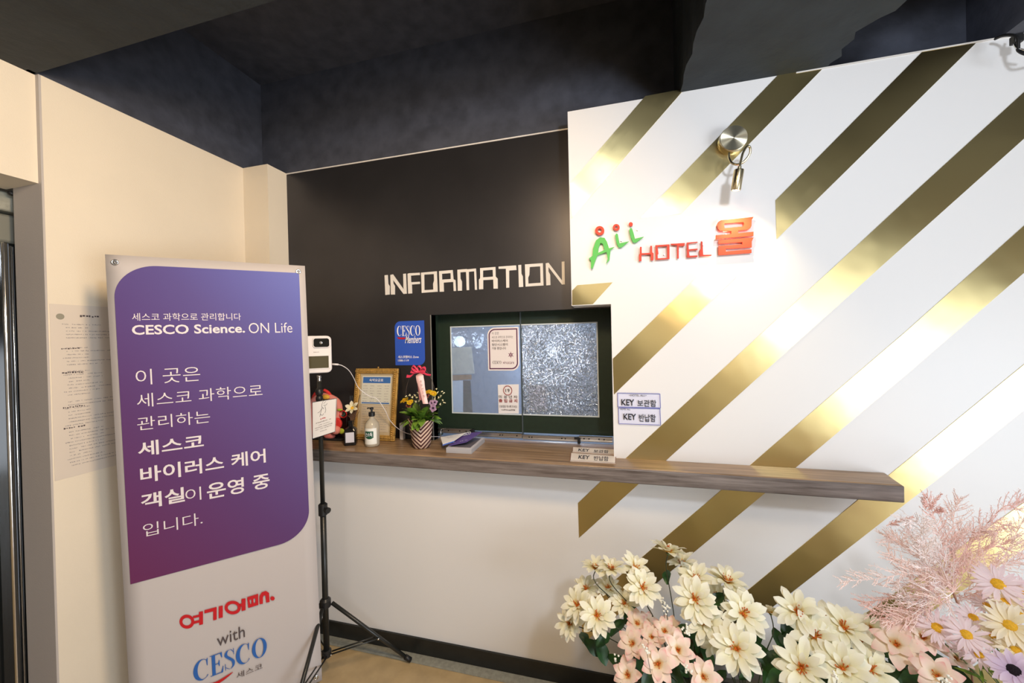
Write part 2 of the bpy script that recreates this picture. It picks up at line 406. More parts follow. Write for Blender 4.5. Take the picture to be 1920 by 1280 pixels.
# a slightly ragged underside edge on the left side of the beam
rg = random.Random(3)
left = [(.296+rg.uniform(-.006, .006), y) for y in [1.80-.93*i/18 for i in range(19)]]
left[0] = (.296, 1.80)
bpts = left+[(.88, .87), (.885, 1.32), (.869, 1.422), (.84, 1.44), (.80, 1.485), (.815, 1.52), (.80, 1.56), (.82, 1.60), (.80, 1.63), (.80, 1.80)]
S_('ceiling', prism(bmesh.new(), [V((x, y, ZC)) for x, y in bpts], V((0, 0, .54))), M_soffit)
S_('trim_7', B(1.30, 1.62, .88, 1.8, ZC+.002, 3.05), M_dark_paint)
# unseen remainder of the room
S_('wall_back', B(-2.6, 3.2, -3.3, -3.2, 0, ZC), M_backwall)
S_('wall_left', B(-2.5, -2.4, -3.2, 2.0, 0, ZC), M_backwall)
S_('wall_right', B(3.05, 3.15, .1, 2.0, 0, 3.1), M_white)
S_('wall_right', B(3.05, 3.15, -3.2, -2.0, 0, ZC), M_backwall)
S_('wall_right', B(3.05, 3.15, -2.0, .1, 1.75, ZC), M_backwall)

# brass strips let into the white wall (45 degrees, running on behind the counter)
PW = Plane((0, YW, 0), (1, 0, 0), (0, 0, 1))
def P2(px, py): return PW.uv(px, py)
def ext(p, x): return (x, p[1]+(x-p[0]))       # along 45 degrees to x
def strip(pts):
    bm = bmesh.new(); uvl = bm.loops.layers.uv.new('UVMap')
    a = [bm.verts.new(V((x, YW-.0018, z))) for x, z in pts]; c = [bm.verts.new(V((x, YW+.001, z))) for x, z in pts]
    n = len(pts); bm.faces.new(a); bm.faces.new(c[::-1])
    for i in range(n): bm.faces.new((a[i], c[i], c[(i+1) % n], a[(i+1) % n]))
    bmesh.ops.recalc_face_normals(bm, faces=bm.faces)
    for f in bm.faces:
        for l in f.loops: l[uvl].uv = ((l.vert.co.x+l.vert.co.z)*.7071, (l.vert.co.z-l.vert.co.x)*.7071)
    return put('brass_strip', bm, M_brass, wf)
top = ZC-.002
strip([P2(1210, 180.5), P2(1284, 166.5), P2(1071.3, 410), P2(1069.3, 344)])
strip([P2(1462, 137.3), P2(1547, 124), P2(1277, 401), P2(1200.6, 408.7)])
strip([P2(1730, 96), P2(1829, 81.5), P2(1456, 448.3), P2(1453.7, 375.5)])
XR = 2.7
dl, dr = P2(1563.7, 500), P2(1651, 500)
strip([ext(dl, 1.46), (1.60, ext(dl, 1.60)[1]), ext(dr, 1.60), ext(dr, 1.46), P2(1651, 500), P2(1248.4, 863), P2(1200.6, 904), P2(1085.7, 1007.7), P2(1083.8, 942.5), P2(1174, 858), P2(1563.7, 500), P2(1720, 354.7)])
strip([P2(1072.9, 544.5), P2(1082.7, 534.5), P2(1148.8, 529.2), P2(1111.7, 570), P2(1073, 572)])
strip([P2(1302, 524.4), P2(1380.6, 517.8), P2(1151.3, 739), P2(1149, 672.5)])
gl, gr = P2(1920, 422.6), P2(1920, 510.7)
strip([ext(gl, 2.0), ext(gr, 2.0), gr, P2(1700, 700.7), P2(1535, 840), P2(1438.8, 920), P2(1288.8, 1044.7), P2(1092.5, 1206), P2(1090, 1140), P2(1188.4, 1057), P2(1357, 914.4), P2(1443, 840), P2(1700, 619.5), gl])
hl, hr = P2(1920, 682.4), P2(1920, 767.6)
zb = lambda p, z: (p[0]-(p[1]-z), z)
h2l, h2r = P2(1406.7, 1102), P2(1469, 1121.5)
strip([ext(hl, 2.4), ext(hr, 2.4), hr, P2(1754.8, 899.6), P2(1707, 936), h2r, zb(h2r, .09), zb(h2l, .09), h2l, P2(1615, 931), P2(1700, 863), hl])
il, ir = P2(1809, 1019), P2(1791, 1115)
strip([ext(il, 2.6), ext(ir, 2.6), ir, zb(ir, .09), zb(il, .09), il])
jl = P2(1791, 1271); strip([ext(jl, 2.7), (2.7, ext(jl, 2.7)[1]-.15), (zb(jl, .09)[0]+.15, .09), zb(jl, .09)])

# ------------------------------------------------------------------ entrance door at the left
dr1 = empty('door_1', (-2.12, .5, 0), kind='structure')
put('door_header', B(-2.30, -2.15, -1.0, .917, 2.05, 2.122), M_stone, dr1, bev=.006)
put('header_cover', B(-2.30, -2.165, -1.0, .935, 1.935, 2.042), mat('header_grey', (.20, .20, .17, 1), .5), dr1, bev=.01)
put('glass_pane', B(-2.20, -2.185, -.6, .875, .05, 1.93), M_glassdark, dr1)
put('door_post', B(-2.195, -2.15, .871, .890, 0, 1.935), M_chrome, dr1, bev=.006)
put('door_post', B(-2.19, -2.165, .8975, .906, 0, 1.925), M_chrome, dr1, bev=.003)
put('door_edge', B(-2.23, -2.175, .880, .990, 0, 1.93), M_black, dr1)
put('header_bolt', ball(bmesh.new(), (-2.118, .885, 2.112), .010), M_black, dr1)

# ------------------------------------------------------------------ counter ledge
led = empty('counter_ledge', (-.5, 1.6, LB), 'long brown wood grain counter ledge running below the dark service window', 'counter')
F_ = 1.524
topo = [(XL+.001, F_+.002), (.932, F_+.002), (.956, YW-.001), (XO2+.003, YW-.001), (XO2+.003, YG-.005), (-.885, YG-.005), (-.885, YB-.002), (-1.775, YB-.002), (-1.775, 1.653), (XL+.001, 1.653)]
put('ledge_top', prism(bmesh.new(), [V((x, y, LT-.012)) for x, y in topo], V((0, 0, .012))), M_wood, led, bev=.003)
put('ledge_core', prism(bmesh.new(), [V((x, y, LB)) for x, y in [(XL+.001, F_+.006), (.928, F_+.006), (.952, YW-.001), (XL+.001, YW-.001)]], V((0, 0, LT-.012-LB))), M_woodedge, led)
put('front_edge', B(XL+.001, .934, F_-.003, F_+.006, LB, LT-.003), M_woodedge, led, bev=.004)
put('side_edge', prism(bmesh.new(), [V((x, y, LB)) for x, y in [(.928, F_-.002), (.936, F_-.001), (.959, YW-.001), (.951, YW-.001)]], V((0, 0, LT-.003-LB))), M_woodedge, led, bev=.003)

# ------------------------------------------------------------------ service window
win = empty('window_1', (-.43, YG, LT), kind='structure')
PG = Plane((0, YG, 0), (1, 0, 0), (0, 0, 1))
def sash(x0, x1, gx0, gx1, gz0, gz1, y, z0=1.058, z1=1.70):
    bm = bmesh.new()
    box(bm, x0, gx0, y, y+.012, z0, z1); box(bm, gx1, x1, y, y+.012, z0, z1)
    box(bm, gx0, gx1, y, y+.012, z0, gz0); box(bm, gx0, gx1, y, y+.012, gz1, z1)
    s = put('sliding_board', bm, M_green, win)
    bm = bmesh.new(); t = .006
    box(bm, gx0, gx1, y-.004, y, gz0, gz0+t); box(bm, gx0, gx1, y-.004, y, gz1-t, gz1)
    if x0 < -.6: box(bm, gx0, gx0+t, y-.004, y, gz0+t, gz1-t)
    else: box(bm, gx1-t, gx1, y-.004, y, gz0+t, gz1-t)
    put('glazing_bead', bm, M_bead, s)
    return s
sa = sash(-.93, -.437, -.819, -.4375, 1.146, 1.608, YG)
sb = sash(-.431, .03, -.4305, -.053, 1.147, 1.608, YG)
put('glass_pane', B(-.819, -.4375, YG+.002, YG+.007, 1.147, 1.607), M_hamL, sa)
put('glass_pane', B(-.4305, -.053, YG+.002, YG+.007, 1.148, 1.607), M_hamR, sb)
put('meeting_strip', B(-.437, -.431, YG-.006, YG+.014, 1.03, 1.70), mat('seam_grey', (.10, .13, .15, 1), .3, .5), win)
# room behind the window
S_('wall_office', B(-1.6, .9, 2.75, 2.8, .6, 2.6), M_office)
S_('wall_office', B(-1.6, -1.55, 1.9, 2.75, .6, 2.6), M_office)
S_('wall_office', B(.85, .9, 1.9, 2.75, .6, 2.6), M_office)
S_('ceiling', B(-1.6, .9, 1.88, 2.8, 2.3, 2.35), M_office)
S_('wall_office', B(-1.6, .9, 1.88, 2.8, .6, .65), M_office)
for (px, py, yy, r_, st_, lab) in ((1038, 655, 2.55, .05, 90, 'lit round globe added behind the right hammered glass for its sparkle'), (862, 640, 2.5, .04, 4, 'small lit globe added behind upper left window glass for its bright spot')):  # glowing balls added behind the glass: right for sparkle, left for window daylight
    p = onY(px, py, yy); g_ = empty('glow_globe', tuple(p), lab, 'lamp')
    put('globe', ball(bmesh.new(), p, r_), mat('globe_glow', (1, 1, 1, 1), .5, emit=((.85, .93, 1, 1), st_)), g_, smooth=True)
    put('globe_arm', tube(bmesh.new(), [p, V((p.x, 2.75, p.z))], .008, 8), M_steel, g_)
# sheets seen through the left glass
def lit_paper(nm, c):
    mm = mat(nm, c, .7); N, L, b = nt(mm); t_ = N.new('ShaderNodeBsdfTranslucent'); t_.inputs[0].default_value = c; ms = N.new('ShaderNodeMixShader'); ms.inputs[0].default_value = .6
    L.new(b.outputs[0], ms.inputs[1]); L.new(t_.outputs[0], ms.inputs[2]); L.new(ms.outputs[0], N['Material Output'].inputs[0]); return mm
def sheet(name, P, quad, m_, parent=None, t=.0012, px=True, **k):
    q = [P.pt(*c) if px else P.at(*c) for c in quad]
    return put(name, prism(bmesh.new(), q, -P.n*t), m_, parent, **k)
PI = Plane((0, YG+.012, 0), (1, 0, 0), (0, 0, 1))
o = sheet('notice_sheet', PI, [(845, 652), (884, 650), (890, 700), (848, 702)], lit_paper('grey_cream_paper', (.85, .80, .70, 1))); tag(o, 'grey cream typed sheet hung behind upper left glass of window', 'paper')
o = sheet('card_strip', PI, [(848, 703), (884, 702), (884, 711), (848, 713)], lit_paper('tan_card', (.60, .38, .20, 1))); tag(o, 'tan card strip behind the left window glass between two sheets', 'card')
o = sheet('notice_sheet', PI, [(848, 714), (868, 713), (868, 772), (850, 772)], lit_paper('thin_white_paper', (.9, .9, .9, 1))); tag(o, 'white sheet with small print behind lower left window glass', 'paper')
o = sheet('folder', PI, [(868.5, 713), (882, 713), (886, 773), (868.5, 773)], M_ink); tag(o, 'dark narrow folder behind lower left window glass beside white sheet', 'folder')
o = sheet('taped_sheet', PI, [(991, 721), (1024.7, 720), (1026, 770.7), (993, 769)], lit_paper('pinkish_paper', (.95, .88, .90, 1))); tag(o, 'blank pinkish white sheet seen through the right hammered glass', 'paper')

# drawer-slide rails under the boards
def rail(label, x0, x1, z0, z1, y, dots, openend=None):
    r_ = empty('sliding_rail', ((x0+x1)/2, y, z0), label, 'rail', 'steel slide rails under the window boards')
    bm = bmesh.new(); t = .004
    box(bm, x0, x1, y, y+.008, z0, z1); box(bm, x0, x1, y-.008, y, z0, z0+t); box(bm, x0, x1, y-.008, y, z1-t, z1)
    put('channel', bm, M_steel, r_)
    for d in dots:
        put('rail_screw', lathe(bmesh.new(), [(.0035, 0), (.0035, .002), (.002, .003)], (x0+(x1-x0)*d, y, (z0+z1)/2), 10, (0, -1, 0)), M_blackm, r_, smooth=True)
    return r_
rail('short steel slide rail at the far end behind the striped flower pot', -.890, -.690, 1.048, 1.072, YG-.03, (.12, .3, .62, .8))
rail('long steel slide rail just left of the window seam', -.690, -.436, 1.034, 1.056, YG-.018, (.55, .6, .9))
rail('long steel slide rail just right of the window seam', -.432, -.150, 1.030, 1.052, YG-.018, (.12, .17, .7, .76))
rail('short steel slide rail next to the white wall edge', -.150, .006, 1.036, 1.060, YG-.03, (.15, .3, .6, .75))
lk = empty('rail_bracket', (-.69, YG-.04, 1.03), 'small black plastic catch where two rails meet behind leaflets', 'bracket'); put('catch', B(-.697, -.683, YG-.046, YG-.028, 1.044, 1.074), M_black, lk, bev=.001); put('catch_pin', B(-.706, -.697, YG-.044, YG-.038, 1.040, 1.070), M_black, lk)
lk = empty('rail_bracket', (-.15, YG-.04, 1.03), 'small black plastic catch on rail near the white wall edge', 'bracket'); put('catch', B(-.157, -.143, YG-.046, YG-.028, 1.026, 1.056), M_black, lk, bev=.001); put('catch_pin', B(-.172, -.157, YG-.044, YG-.038, 1.046, 1.056), M_black, lk)

# ------------------------------------------------------------------ INFORMATION lettering
PB = Plane((0, YB, 0), (1, 0, 0), (0, 0, 1))
PBF = Plane((0, YB-.004, 0), (1, 0, 0), (0, 0, 1))
info = empty('wall_lettering', (-.66, YB, 1.80), 'raised ivory INFORMATION lettering on the glossy black wall above window', 'sign')
k3 = lambda p: (700+p[0]/9.6, 480+p[1]/9.6)
k4 = lambda p: (880+p[0]/9.6, 470+p[1]/9.6)
G3 = [[[(202,345),(255,338),(265,500),(290,540),(290,690),(215,700)]],
 [[(305,338),(352,328),(543,600),(535,320),(582,314),(598,675),(543,682),(353,425),(357,490),(384,535),(385,690),(316,692)]],
 [[(614,320),(640,308),(832,298),(835,340),(672,350),(677,470),(835,460),(837,500),(690,512),(695,670),(627,675)]],
 [[(858,298),(1140,272),(1155,640),(870,662)],[(912,332),(1090,322),(1092,440),(1075,500),(1080,602),(916,612)]],
 [[(1182,270),(1425,250),(1440,415),(1475,430),(1487,625),(1445,628),(1438,463),(1262,476),(1266,638),(1193,642)],[(1232,318),(1390,306),(1393,412),(1236,422)]],
 [[(1512,245),(1680,232),(1695,238),(1845,222),(1865,605),(1828,605),(1815,272),(1716,282),(1722,610),(1680,612),(1668,284),(1562,292),(1566,405),(1592,455),(1592,620),(1520,624)]]]
G4 = [[[(192,312),(468,290),(472,462),(508,500),(510,680),(435,682),(430,518),(247,528),(247,690),(173,694),(172,520),(195,490)],[(245,355),(420,342),(424,465),(243,478)]],
 [[(525,285),(840,262),(847,345),(715,355),(717,662),(664,665),(658,322),(527,325)]],
 [[(880,258),(932,252),(936,410),(962,460),(968,648),(892,654)]],
 [[(1000,245),(1322,222),(1335,625),(1012,645)],[(1085,292),(1275,280),(1282,575),(1062,590),(1058,480),(1080,430)]],
 [[(1374,225),(1425,215),(1668,535),(1662,195),(1712,190),(1720,604),(1665,606),(1425,292),(1424,370),(1455,430),(1460,618),(1385,624)]]]
for g in G3: put('letter', solid_letters(PBF, [g], .004, 0, -.0038, k3), M_sign_white, info)
for g in G4: put('letter', solid_letters(PBF, [g], .004, 0, -.0038, k4), M_sign_white, info)

# ------------------------------------------------------------------ ALL HOTEL sign
hs = empty('hotel_sign', (.25, YW, 1.90), 'raised green and red lettering sign with a large Korean syllable on white wall', 'sign')
PH = Plane((0, YW-.016, 0), (1, 0, 0), (0, 0, 1))
ka = lambda p: (1080+p[0]/5.333, 380+p[1]/5.333)
ko = lambda p: (1340+p[0]/12.8, 390+p[1]/12.8)
GA = [[[(240,345),(285,350),(310,390),(330,455),(385,440),(345,472),(341,510),(335,570),(300,610),(318,560),(305,490),(215,525),(200,560),(165,660),(148,650),(150,580),(130,555),(165,530),(170,460),(200,375)],[(245,400),(225,455),(222,500),(285,470),(268,410)]],
 [[(400,305),(418,312),(425,350),(435,405),(530,385),(455,445),(425,445),(405,400),(392,330)]],
 [[(540,252),(560,255),(575,300),(590,360),(680,338),(600,398),(570,395),(550,350),(533,280)]]]
for g in GA: put('letter', solid_letters(PH, [g], .007, 0, -.007, ka), M_grn, hs)['label'] = 'green brush-style letter'
for g in ([ell(237,278,46,46,24), ell(237,278,20,20,16)], [ell(403,245,34,33,24), ell(403,245,14,14,14)], [ell(548,214,20,21,20)]):
    put('dot', solid_letters(PH, [g], .007, 0, -.007, ka), M_red, hs)['label'] = 'red ring or dot above a letter'
GH = [[[(640,440),(657,440),(657,505),(743,500),(743,430),(760,430),(762,495),(775,505),(775,575),(748,575),(748,515),(655,520),(655,580),(630,585),(630,520),(640,505)]],
 [[(795,425),(935,415),(935,560),(797,570)],[(817,440),(910,432),(912,550),(818,556),(816,520),(825,510)]],
 [[(948,410),(1088,402),(1086,430),(1028,434),(1028,555),(1012,556),(1010,424),(950,420)]],
 [[(1108,398),(1215,390),(1215,398),(1125,408),(1127,465),(1215,458),(1215,470),(1130,478),(1135,530),(1215,525),(1215,540),(1110,548)]],
 [[(1250,385),(1265,388),(1268,450),(1272,520),(1358,518),(1355,528),(1237,535),(1235,480),(1250,455)]]]
for g in GH: put('letter', solid_letters(PH, [g], .007, 0, -.007, ka), M_red, hs)['label'] = 'red slim letter'
GO = [[[(90,330),(150,290),(935,208),(890,290),(885,420),(860,480),(780,520),(565,540),(565,600),(935,565),(935,665),(30,740),(30,650),(400,618),(400,552),(120,545),(75,480),(60,410)],[(240,370),(690,335),(710,380),(690,440),(470,460),(240,480),(225,420)]],
 [[(95,770),(935,703),(892,800),(892,940),(262,975),(275,1035),(885,988),(885,1072),(95,1130),(95,905),(670,868),(665,815),(95,858)]]]
for g in GO: put('syllable_stroke', solid_letters(PH, [g], .007, 0, -.007, ko), M_red, hs)['label'] = 'red Korean syllable piece'
bm = bmesh.new()
for p in [(1118,470),(1125,440),(1165,452),(1195,432),(1208,478),(1245,478),(1273,470),(1290,470),(1318,460),(1360,440),(1360,472),(1400,440)]:
    lathe(bm, [(.0022, 0), (.0022, .010)], PW.pt(*p), 6, (0, -1, 0))
put('stand_off', bm, M_steel, hs)

# ------------------------------------------------------------------ wall lamp
wl = empty('wall_lamp', tuple(onY(1366, 270, YW)), 'brass gooseneck wall lamp on a gold strip above the hotel sign', 'lamp')
lc = onY(1370, 268, YW)
put('canopy', lathe(bmesh.new(), [(.047, 0), (.049, .003), (.049, .036), (.047, .039), (.001, .0395)], lc, 48, (0, -1, 0)), M_lampbrass, wl, smooth=False, bev=.0015)
# spun metal face: real anisotropic metal
M_spun = mat('spun_brass_face', (.70, .64, .48, 1), .30, 1)
N, L, b = nt(M_spun); b.inputs['Anisotropic'].default_value = .95
tg = N.new('ShaderNodeTangent'); tg.direction_type = 'RADIAL'; tg.axis = 'Y'; L.new(tg.outputs[0], b.inputs['Tangent'])
fc = bmesh.new(); lathe(fc, [(.0465, 0), (.0465, .0008)], lc+V((0, -.0393, 0)), 48, (0, -1, 0))
face = put('canopy_face', fc, M_spun, None); ORGf = face.location.copy()
# keep its own centre so the spin is about the face centre
face.parent = wl; face.location = face.location-wl.location
bmf = bmesh.new(); bmf.from_mesh(face.data); cz = sum((v.co for v in bmf.verts), V())/len(bmf.verts); bmesh.ops.translate(bmf, verts=bmf.verts, vec=-cz); bmf.to_mesh(face.data); bmf.free(); face.location += cz
neck = smooth_path([onY(1367, 287, 1.602), onY(1367, 296, 1.585), onY(1373, 306, 1.572), onY(1384, 308, 1.565), onY(1396, 302, 1.56), onY(1406, 288, 1.555), onY(1406, 276, 1.55), onY(1400, 275, 1.545), onY(1393, 287, 1.54), onY(1389, 302, 1.537), onY(1386.5, 316, 1.535)], 6)
put('gooseneck', tube(bmesh.new(), neck, .0042, 10), M_lampbrass, wl, smooth=True)
h0, h1 = onY(1386, 317, 1.535), onY(1379.5, 357, 1.545)
d_ = (h1-h0); ln = d_.length
hd = put('lamp_head', lathe(bmesh.new(), [(.006, -.010), (.007, 0), (.0155, .001), (.0165, .004), (.0165, ln-.004), (.0155, ln), (.012, ln), (.012, ln-.006)], h0, 28, d_), M_lampbrass, wl, smooth=False, bev=.0008)
put('bulb', lathe(bmesh.new(), [(.011, 0), (.011, .001)], h1-d_.normalized()*.004, 20, d_), mat('lamp_bulb', (1, 1, 1, 1), .5, emit=((1, .86, .6, 1), 30)), hd)
sp_ = lamp('wall_lamp_light', 'SPOT', tuple(h1+d_.normalized()*.004), 7.0, (1, .78, .42), .012, target=tuple(onY(1390, 468, YW)), spot_size=math.radians(78), spot_blend=1.0)

# ------------------------------------------------------------------ black cable drop at the top right
cb = empty('hanging_cable', tuple(onY(1900, 80, 1.6)), 'black cable and clamp hanging where white wall meets dark ceiling', 'cable')
put('wire', tube(bmesh.new(), smooth_path([onY(1866, 73, 1.62), onY(1880, 67, 1.6), onY(1897, 66, 1.58), onY(1908, 72, 1.57), onY(1909, 86, 1.57), onY(1910, 95, 1.57), onY(1925, 102, 1.56), onY(1945, 104, 1.58)]), .0045, 8), M_black, cb, smooth=True)
put('wire', tube(bmesh.new(), smooth_path([onY(1899, 66, 1.6), onY(1902, 80, 1.58), onY(1910, 92, 1.57), onY(1930, 96, 1.57)]), .004, 8), M_chrome, cb, smooth=True)
put('clamp', box(bmesh.new(), -.012, .012, -.010, .010, -.02, .006, Matrix.Translation(onY(1906, 70, 1.58))), M_black, cb, bev=.003)

# ------------------------------------------------------------------ key labels on the white wall
def key_label(quad, kr, label, smallbl, smalltr, small, kbl, ktr, rbl, rtr):
    k = empty('key_label', tuple(PW.pt(*quad[3])), label, 'label')
    sh = sheet('label_card', PW, quad, mat('blue_white_card', (.70, .71, .86, 1), .5), k)
    sh.location.y -= .0035
    q = [PW.uv(*c) for c in quad]; bm = bmesh.new()
    for a, c in ((0, 1), (1, 2), (2, 3), (3, 0)):
        p0, p1 = V(q[a]), V(q[c]); t = (p1-p0).normalized(); n = V((-t.y, t.x))*.0012
        bm.faces.new([bm.verts.new(PW.at(*pp, .0045)) for pp in (p0+n, p0-n, p1-n, p1+n)])
    put('border', bm, M_bluebord, sh)
    bm = bmesh.new(); text_on(bm, PW, 'KEY', kbl, ktr, .02, .0045); text_on(bm, PW, kr, rbl, rtr, .01, .0045)
    text_on(bm, PW, small, smallbl, smalltr, 0, .0045)
    put('lettering', bm, M_ink, sh)
    return k
key_label([(1158, 736), (1237, 737.5), (1238, 764), (1158.5, 762)], '보관함', 'upper blue bordered KEY label stuck on white wall beside window', (1179, 742), (1212, 739), '<HOTEL ALL>', (1165, 759), (1189, 748), (1195, 761), (1230, 749))
key_label([(1159.5, 763.5), (1237, 765), (1238.3, 796), (1160.3, 793.5)], '반납함', 'lower blue bordered KEY label stuck just under the upper label', (1163, 767.5), (1182, 764.7), 'HOTEL ALL', (1169, 785.5), (1192.5, 775), (1198, 789), (1229, 776))
PL = Plane((0, 0, LT), (1, 0, 0), (0, 1, 0))
def ledge_card(quad, label, z, kb, kt, rb, rt_, clear=None):
    k = empty('ledge_label', tuple(PL.pt(*quad[3])), label, 'label')
    q = [PL.uv(*c) for c in quad]
    s = put('card', prism(bmesh.new(), [PL.at(*c, z) for c in q], V((0, 0, .003))), mat('cream_card', (.92, .84, .77, 1), .35), k)
    bm = bmesh.new(); text_on(bm, PL, 'KEY', kb, kt, .02, z+.0036); text_on(bm, PL, '반납함' if z < .005 and clear is None else '보관함', rb, rt_, .01, z+.0036)
    put('lettering', bm, M_ink, s)
    bm = bmesh.new()
    for a, c in ((0, 1), (1, 2), (2, 3), (3, 0)):
        p0, p1 = V(q[a]), V(q[c]); t = (p1-p0).normalized(); n = V((-t.y, t.x))*.0015
        bm.faces.new([bm.verts.new(PL.at(*pp, z+.0034)) for pp in (p0+n, p0-n, p1-n, p1+n)])
    put('border', bm, mat('brown_tape_edge', (.22, .10, .06, 1), .4), s)
ledge_card([(1070.5, 850), (1154.5, 856), (1154, 869), (1069, 864.5)], 'cream KEY card lying flat at the front edge of the ledge', .0005, (1084, 861.5), (1106, 855.5), (1113, 864.5), (1141, 857.5))
ledge_card([(1074, 839), (1152, 843.5), (1152.5, 852.5), (1073.3, 847.5)], 'cream KEY card lying on ledge just behind the front card', .0005, (1084, 847), (1106, 843), (1113, 849.5), (1141, 845.5), clear=1)

# ------------------------------------------------------------------ stickers on the glass and the black wall
st = empty('blue_sticker', (-1.02, YB, 1.405), 'blue round cornered members sticker on the black wall left of window', 'sticker')
u0, v0 = PB.uv(742, 684.5); u1, v1 = PB.uv(795.5, 600.5)
def leaf_on(P, u0, v0, u1, v1, r, h, t=.001):
    lp = [P.at(u0+a, v0+b_, h) for a, b_ in leaf_rect(u1-u0, v1-v0, r)]
    return prism(bmesh.new(), lp, -P.n*t)
s1 = put('sticker_face', leaf_on(PB, u0, v0, u1, v1, .034, .002), M_blue, st)
bm = bmesh.new(); shapes_on(bm, PB, serif_word(), (745, 630), (788.5, 609.5), .003); text_on(bm, PB, 'Members', (760, 643.5), (790.5, 628.5), .01, .003, .5)
text_on(bm, PB, '세스코멤버스 Zone', (747, 671.5), (785.5, 666), .02, .003); text_on(bm, PB, '1588-1119', (747, 677.5), (767, 673.5), .02, .003)
put('lettering', bm, M_white_print, s1)
bm = bmesh.new(); shapes_on(bm, PB, [[varstroke([(0, .9), (.3, .5), (.6, .45), (1, .6)], [.15, .6, .7, .1])]], (746, 637), (763, 631), .003); put('swoosh', bm, M_red_print, s1)

PGF = Plane((0, YG-.001, 0), (1, 0, 0), (0, 0, 1))
vc = empty('window_sticker', tuple(PGF.pt(944, 695)), 'white notice sticker with purple border at top of glass', 'sticker')
u0, v0 = PGF.uv(915.5, 694.5); u1, v1 = PGF.uv(972.5, 612.5)
s1 = put('sticker_face', leaf_on(PGF, u0, v0, u1, v1, .04, .0015), mat('sticker_pale', (.78, .72, .72, 1), .5), vc)
def ring_leaf(P, u0, v0, u1, v1, r, th, h):
    o_ = [(u0+a, v0+b_) for a, b_ in leaf_rect(u1-u0, v1-v0, r)]; i_ = [(u0+th+a, v0+th+b_) for a, b_ in leaf_rect(u1-u0-2*th, v1-v0-2*th, r-th)]
    vv, ff = loops_mesh([[o_, i_]]); return add_vf(bmesh.new(), vv, ff, lambda q: P.at(q.x, q.y, h))
put('border', ring_leaf(PGF, u0+.007, v0+.007, u1-.007, v1-.007, .034, .006, .0022), mat('plum_print', srgb(90, 40, 75), .5), s1)
bm = bmesh.new()
for i, (tx, x1, y1) in enumerate((('이 곳은', 935.5, 627.5), ('세스코 과학으로 관리하는', 962, 634.5), ('바이러스케어', 952, 641.5), ('첨단시스템이', 952, 648.5), ('가동 중입니다', 949, 655.5))):
    text_on(bm, PGF, tx, (922.5, y1), (x1, y1-5.5), .0 if i < 2 else .015, .0022)
shapes_on(bm, PGF, serif_word(), (924, 682), (940, 676), .0022)
put('lettering', bm, M_dark_print, s1)
bm = bmesh.new(); text_on(bm, PGF, 'viruscare', (943, 682), (964, 676.5), .0, .0022)
star = []
for i in range(24): a = math.pi/2+math.pi*i/12; r_ = (.5 if i % 4 == 0 else .2 if i % 2 == 0 else .25); star.append((.5+r_*math.cos(a), .5+r_*math.sin(a)))
shapes_on(bm, PGF, [[star, ell(.5, .5, .1, .1, 10)]], (952, 671.5), (964, 658.5), .0022)
put('emblem', bm, mat('plum_print', srgb(110, 50, 80), .5), s1)
ag = empty('age_limit_notice', tuple(PGF.pt(953, 774)), 'white age 19 entry notice at the bottom of the left glass', 'sticker')
s1 = sheet('notice_face', PGF, [(933.5, 721), (972.8, 720), (972.8, 775), (935, 774.5)], mat('notice_white', (.76, .73, .74, 1), .5), ag, t=.0012); s1.location.y -= .0018
bm = bmesh.new(); c = PGF.uv(952.5, 731.5); vv, ff = loops_mesh([[ell(c[0], c[1], .024, .025, 24), ell(c[0], c[1], .0205, .0215, 24)]]); add_vf(bm, vv, ff, lambda q: PGF.at(q.x, q.y, .0035))
text_on(bm, PGF, '출 입 금 지', (936, 753.5), (970.5, 748), .02, .0035)
put('red_print', bm, mat('dull_red_print', srgb(150, 60, 60), .5), s1)
bm = bmesh.new(); text_on(bm, PGF, '19', (948.5, 734.5), (956, 728.5), .01, .0035); text_on(bm, PGF, '미 성 년 자', (936, 746), (970.5, 741), .01, .0035)
text_on(bm, PGF, '신분증을 제시해 주세요', (936.5, 763.5), (970, 759.5), .0, .0035); scribble(bm, PGF, *[PGF.uv(941, 768)[0], PGF.uv(966, 768)[0]], PGF.uv(941, 769)[1], .008, .0035)
put('lettering', bm, M_dark_print, s1)

# ------------------------------------------------------------------ notice on the cream wall
PLW = Plane((XL, 0, 0), (0, 1, 0), (0, 0, 1))
nq = [(92, 569), (222, 577), (226, 862), (98, 905)]
no = empty('wall_notice', tuple(PLW.pt(150, 880)), 'large translucent printed notice on cream wall behind the banner', 'notice')
q = [PLW.uv(*c) for c in nq]
lu0 = min(a for a, _ in q)+.004; lu1 = max(a for a, _ in q); lv0 = min(b_ for _, b_ in q); lv1 = max(b_ for _, b_ in q)
lu0 = PLW.uv(92, 569)[0]; lv1 = PLW.uv(92, 569)[1]; lv0 = PLW.uv(98, 903)[1]; lu1 = PLW.uv(226, 862)[0]
ns = put('notice_sheet', prism(bmesh.new(), [PLW.at(a, b_, .0012) for a, b_ in ((lu0, lv0), (lu1, lv0), (lu1, lv1), (lu0, lv1))], V((-.001, 0, 0))), mat('translucent_sheet', (.68, .60, .52, 1), .45), no)
rn = random.Random(5); bm = bmesh.new(); v = lv1-.075; W_ = lu1-lu0; i = 0
tx = empty
while v > lv0+.03:
    if i not in (5, 6, 13, 22, 31):
        scribble(bm, PLW, lu0+W_*.16+(0.01 if i % 5 else 0), lu1-.012-W_*rn.choice((0, 0, .2, .4)), v, .0042, .0018, .85, rn)
    v -= .0125; i += 1
put('small_print', bm, M_inkg, ns)
bm = bmesh.new(); scribble(bm, PLW, lu0+W_*.42, lu0+W_*.72, lv1-.045, .009, .0018, .95, rn)
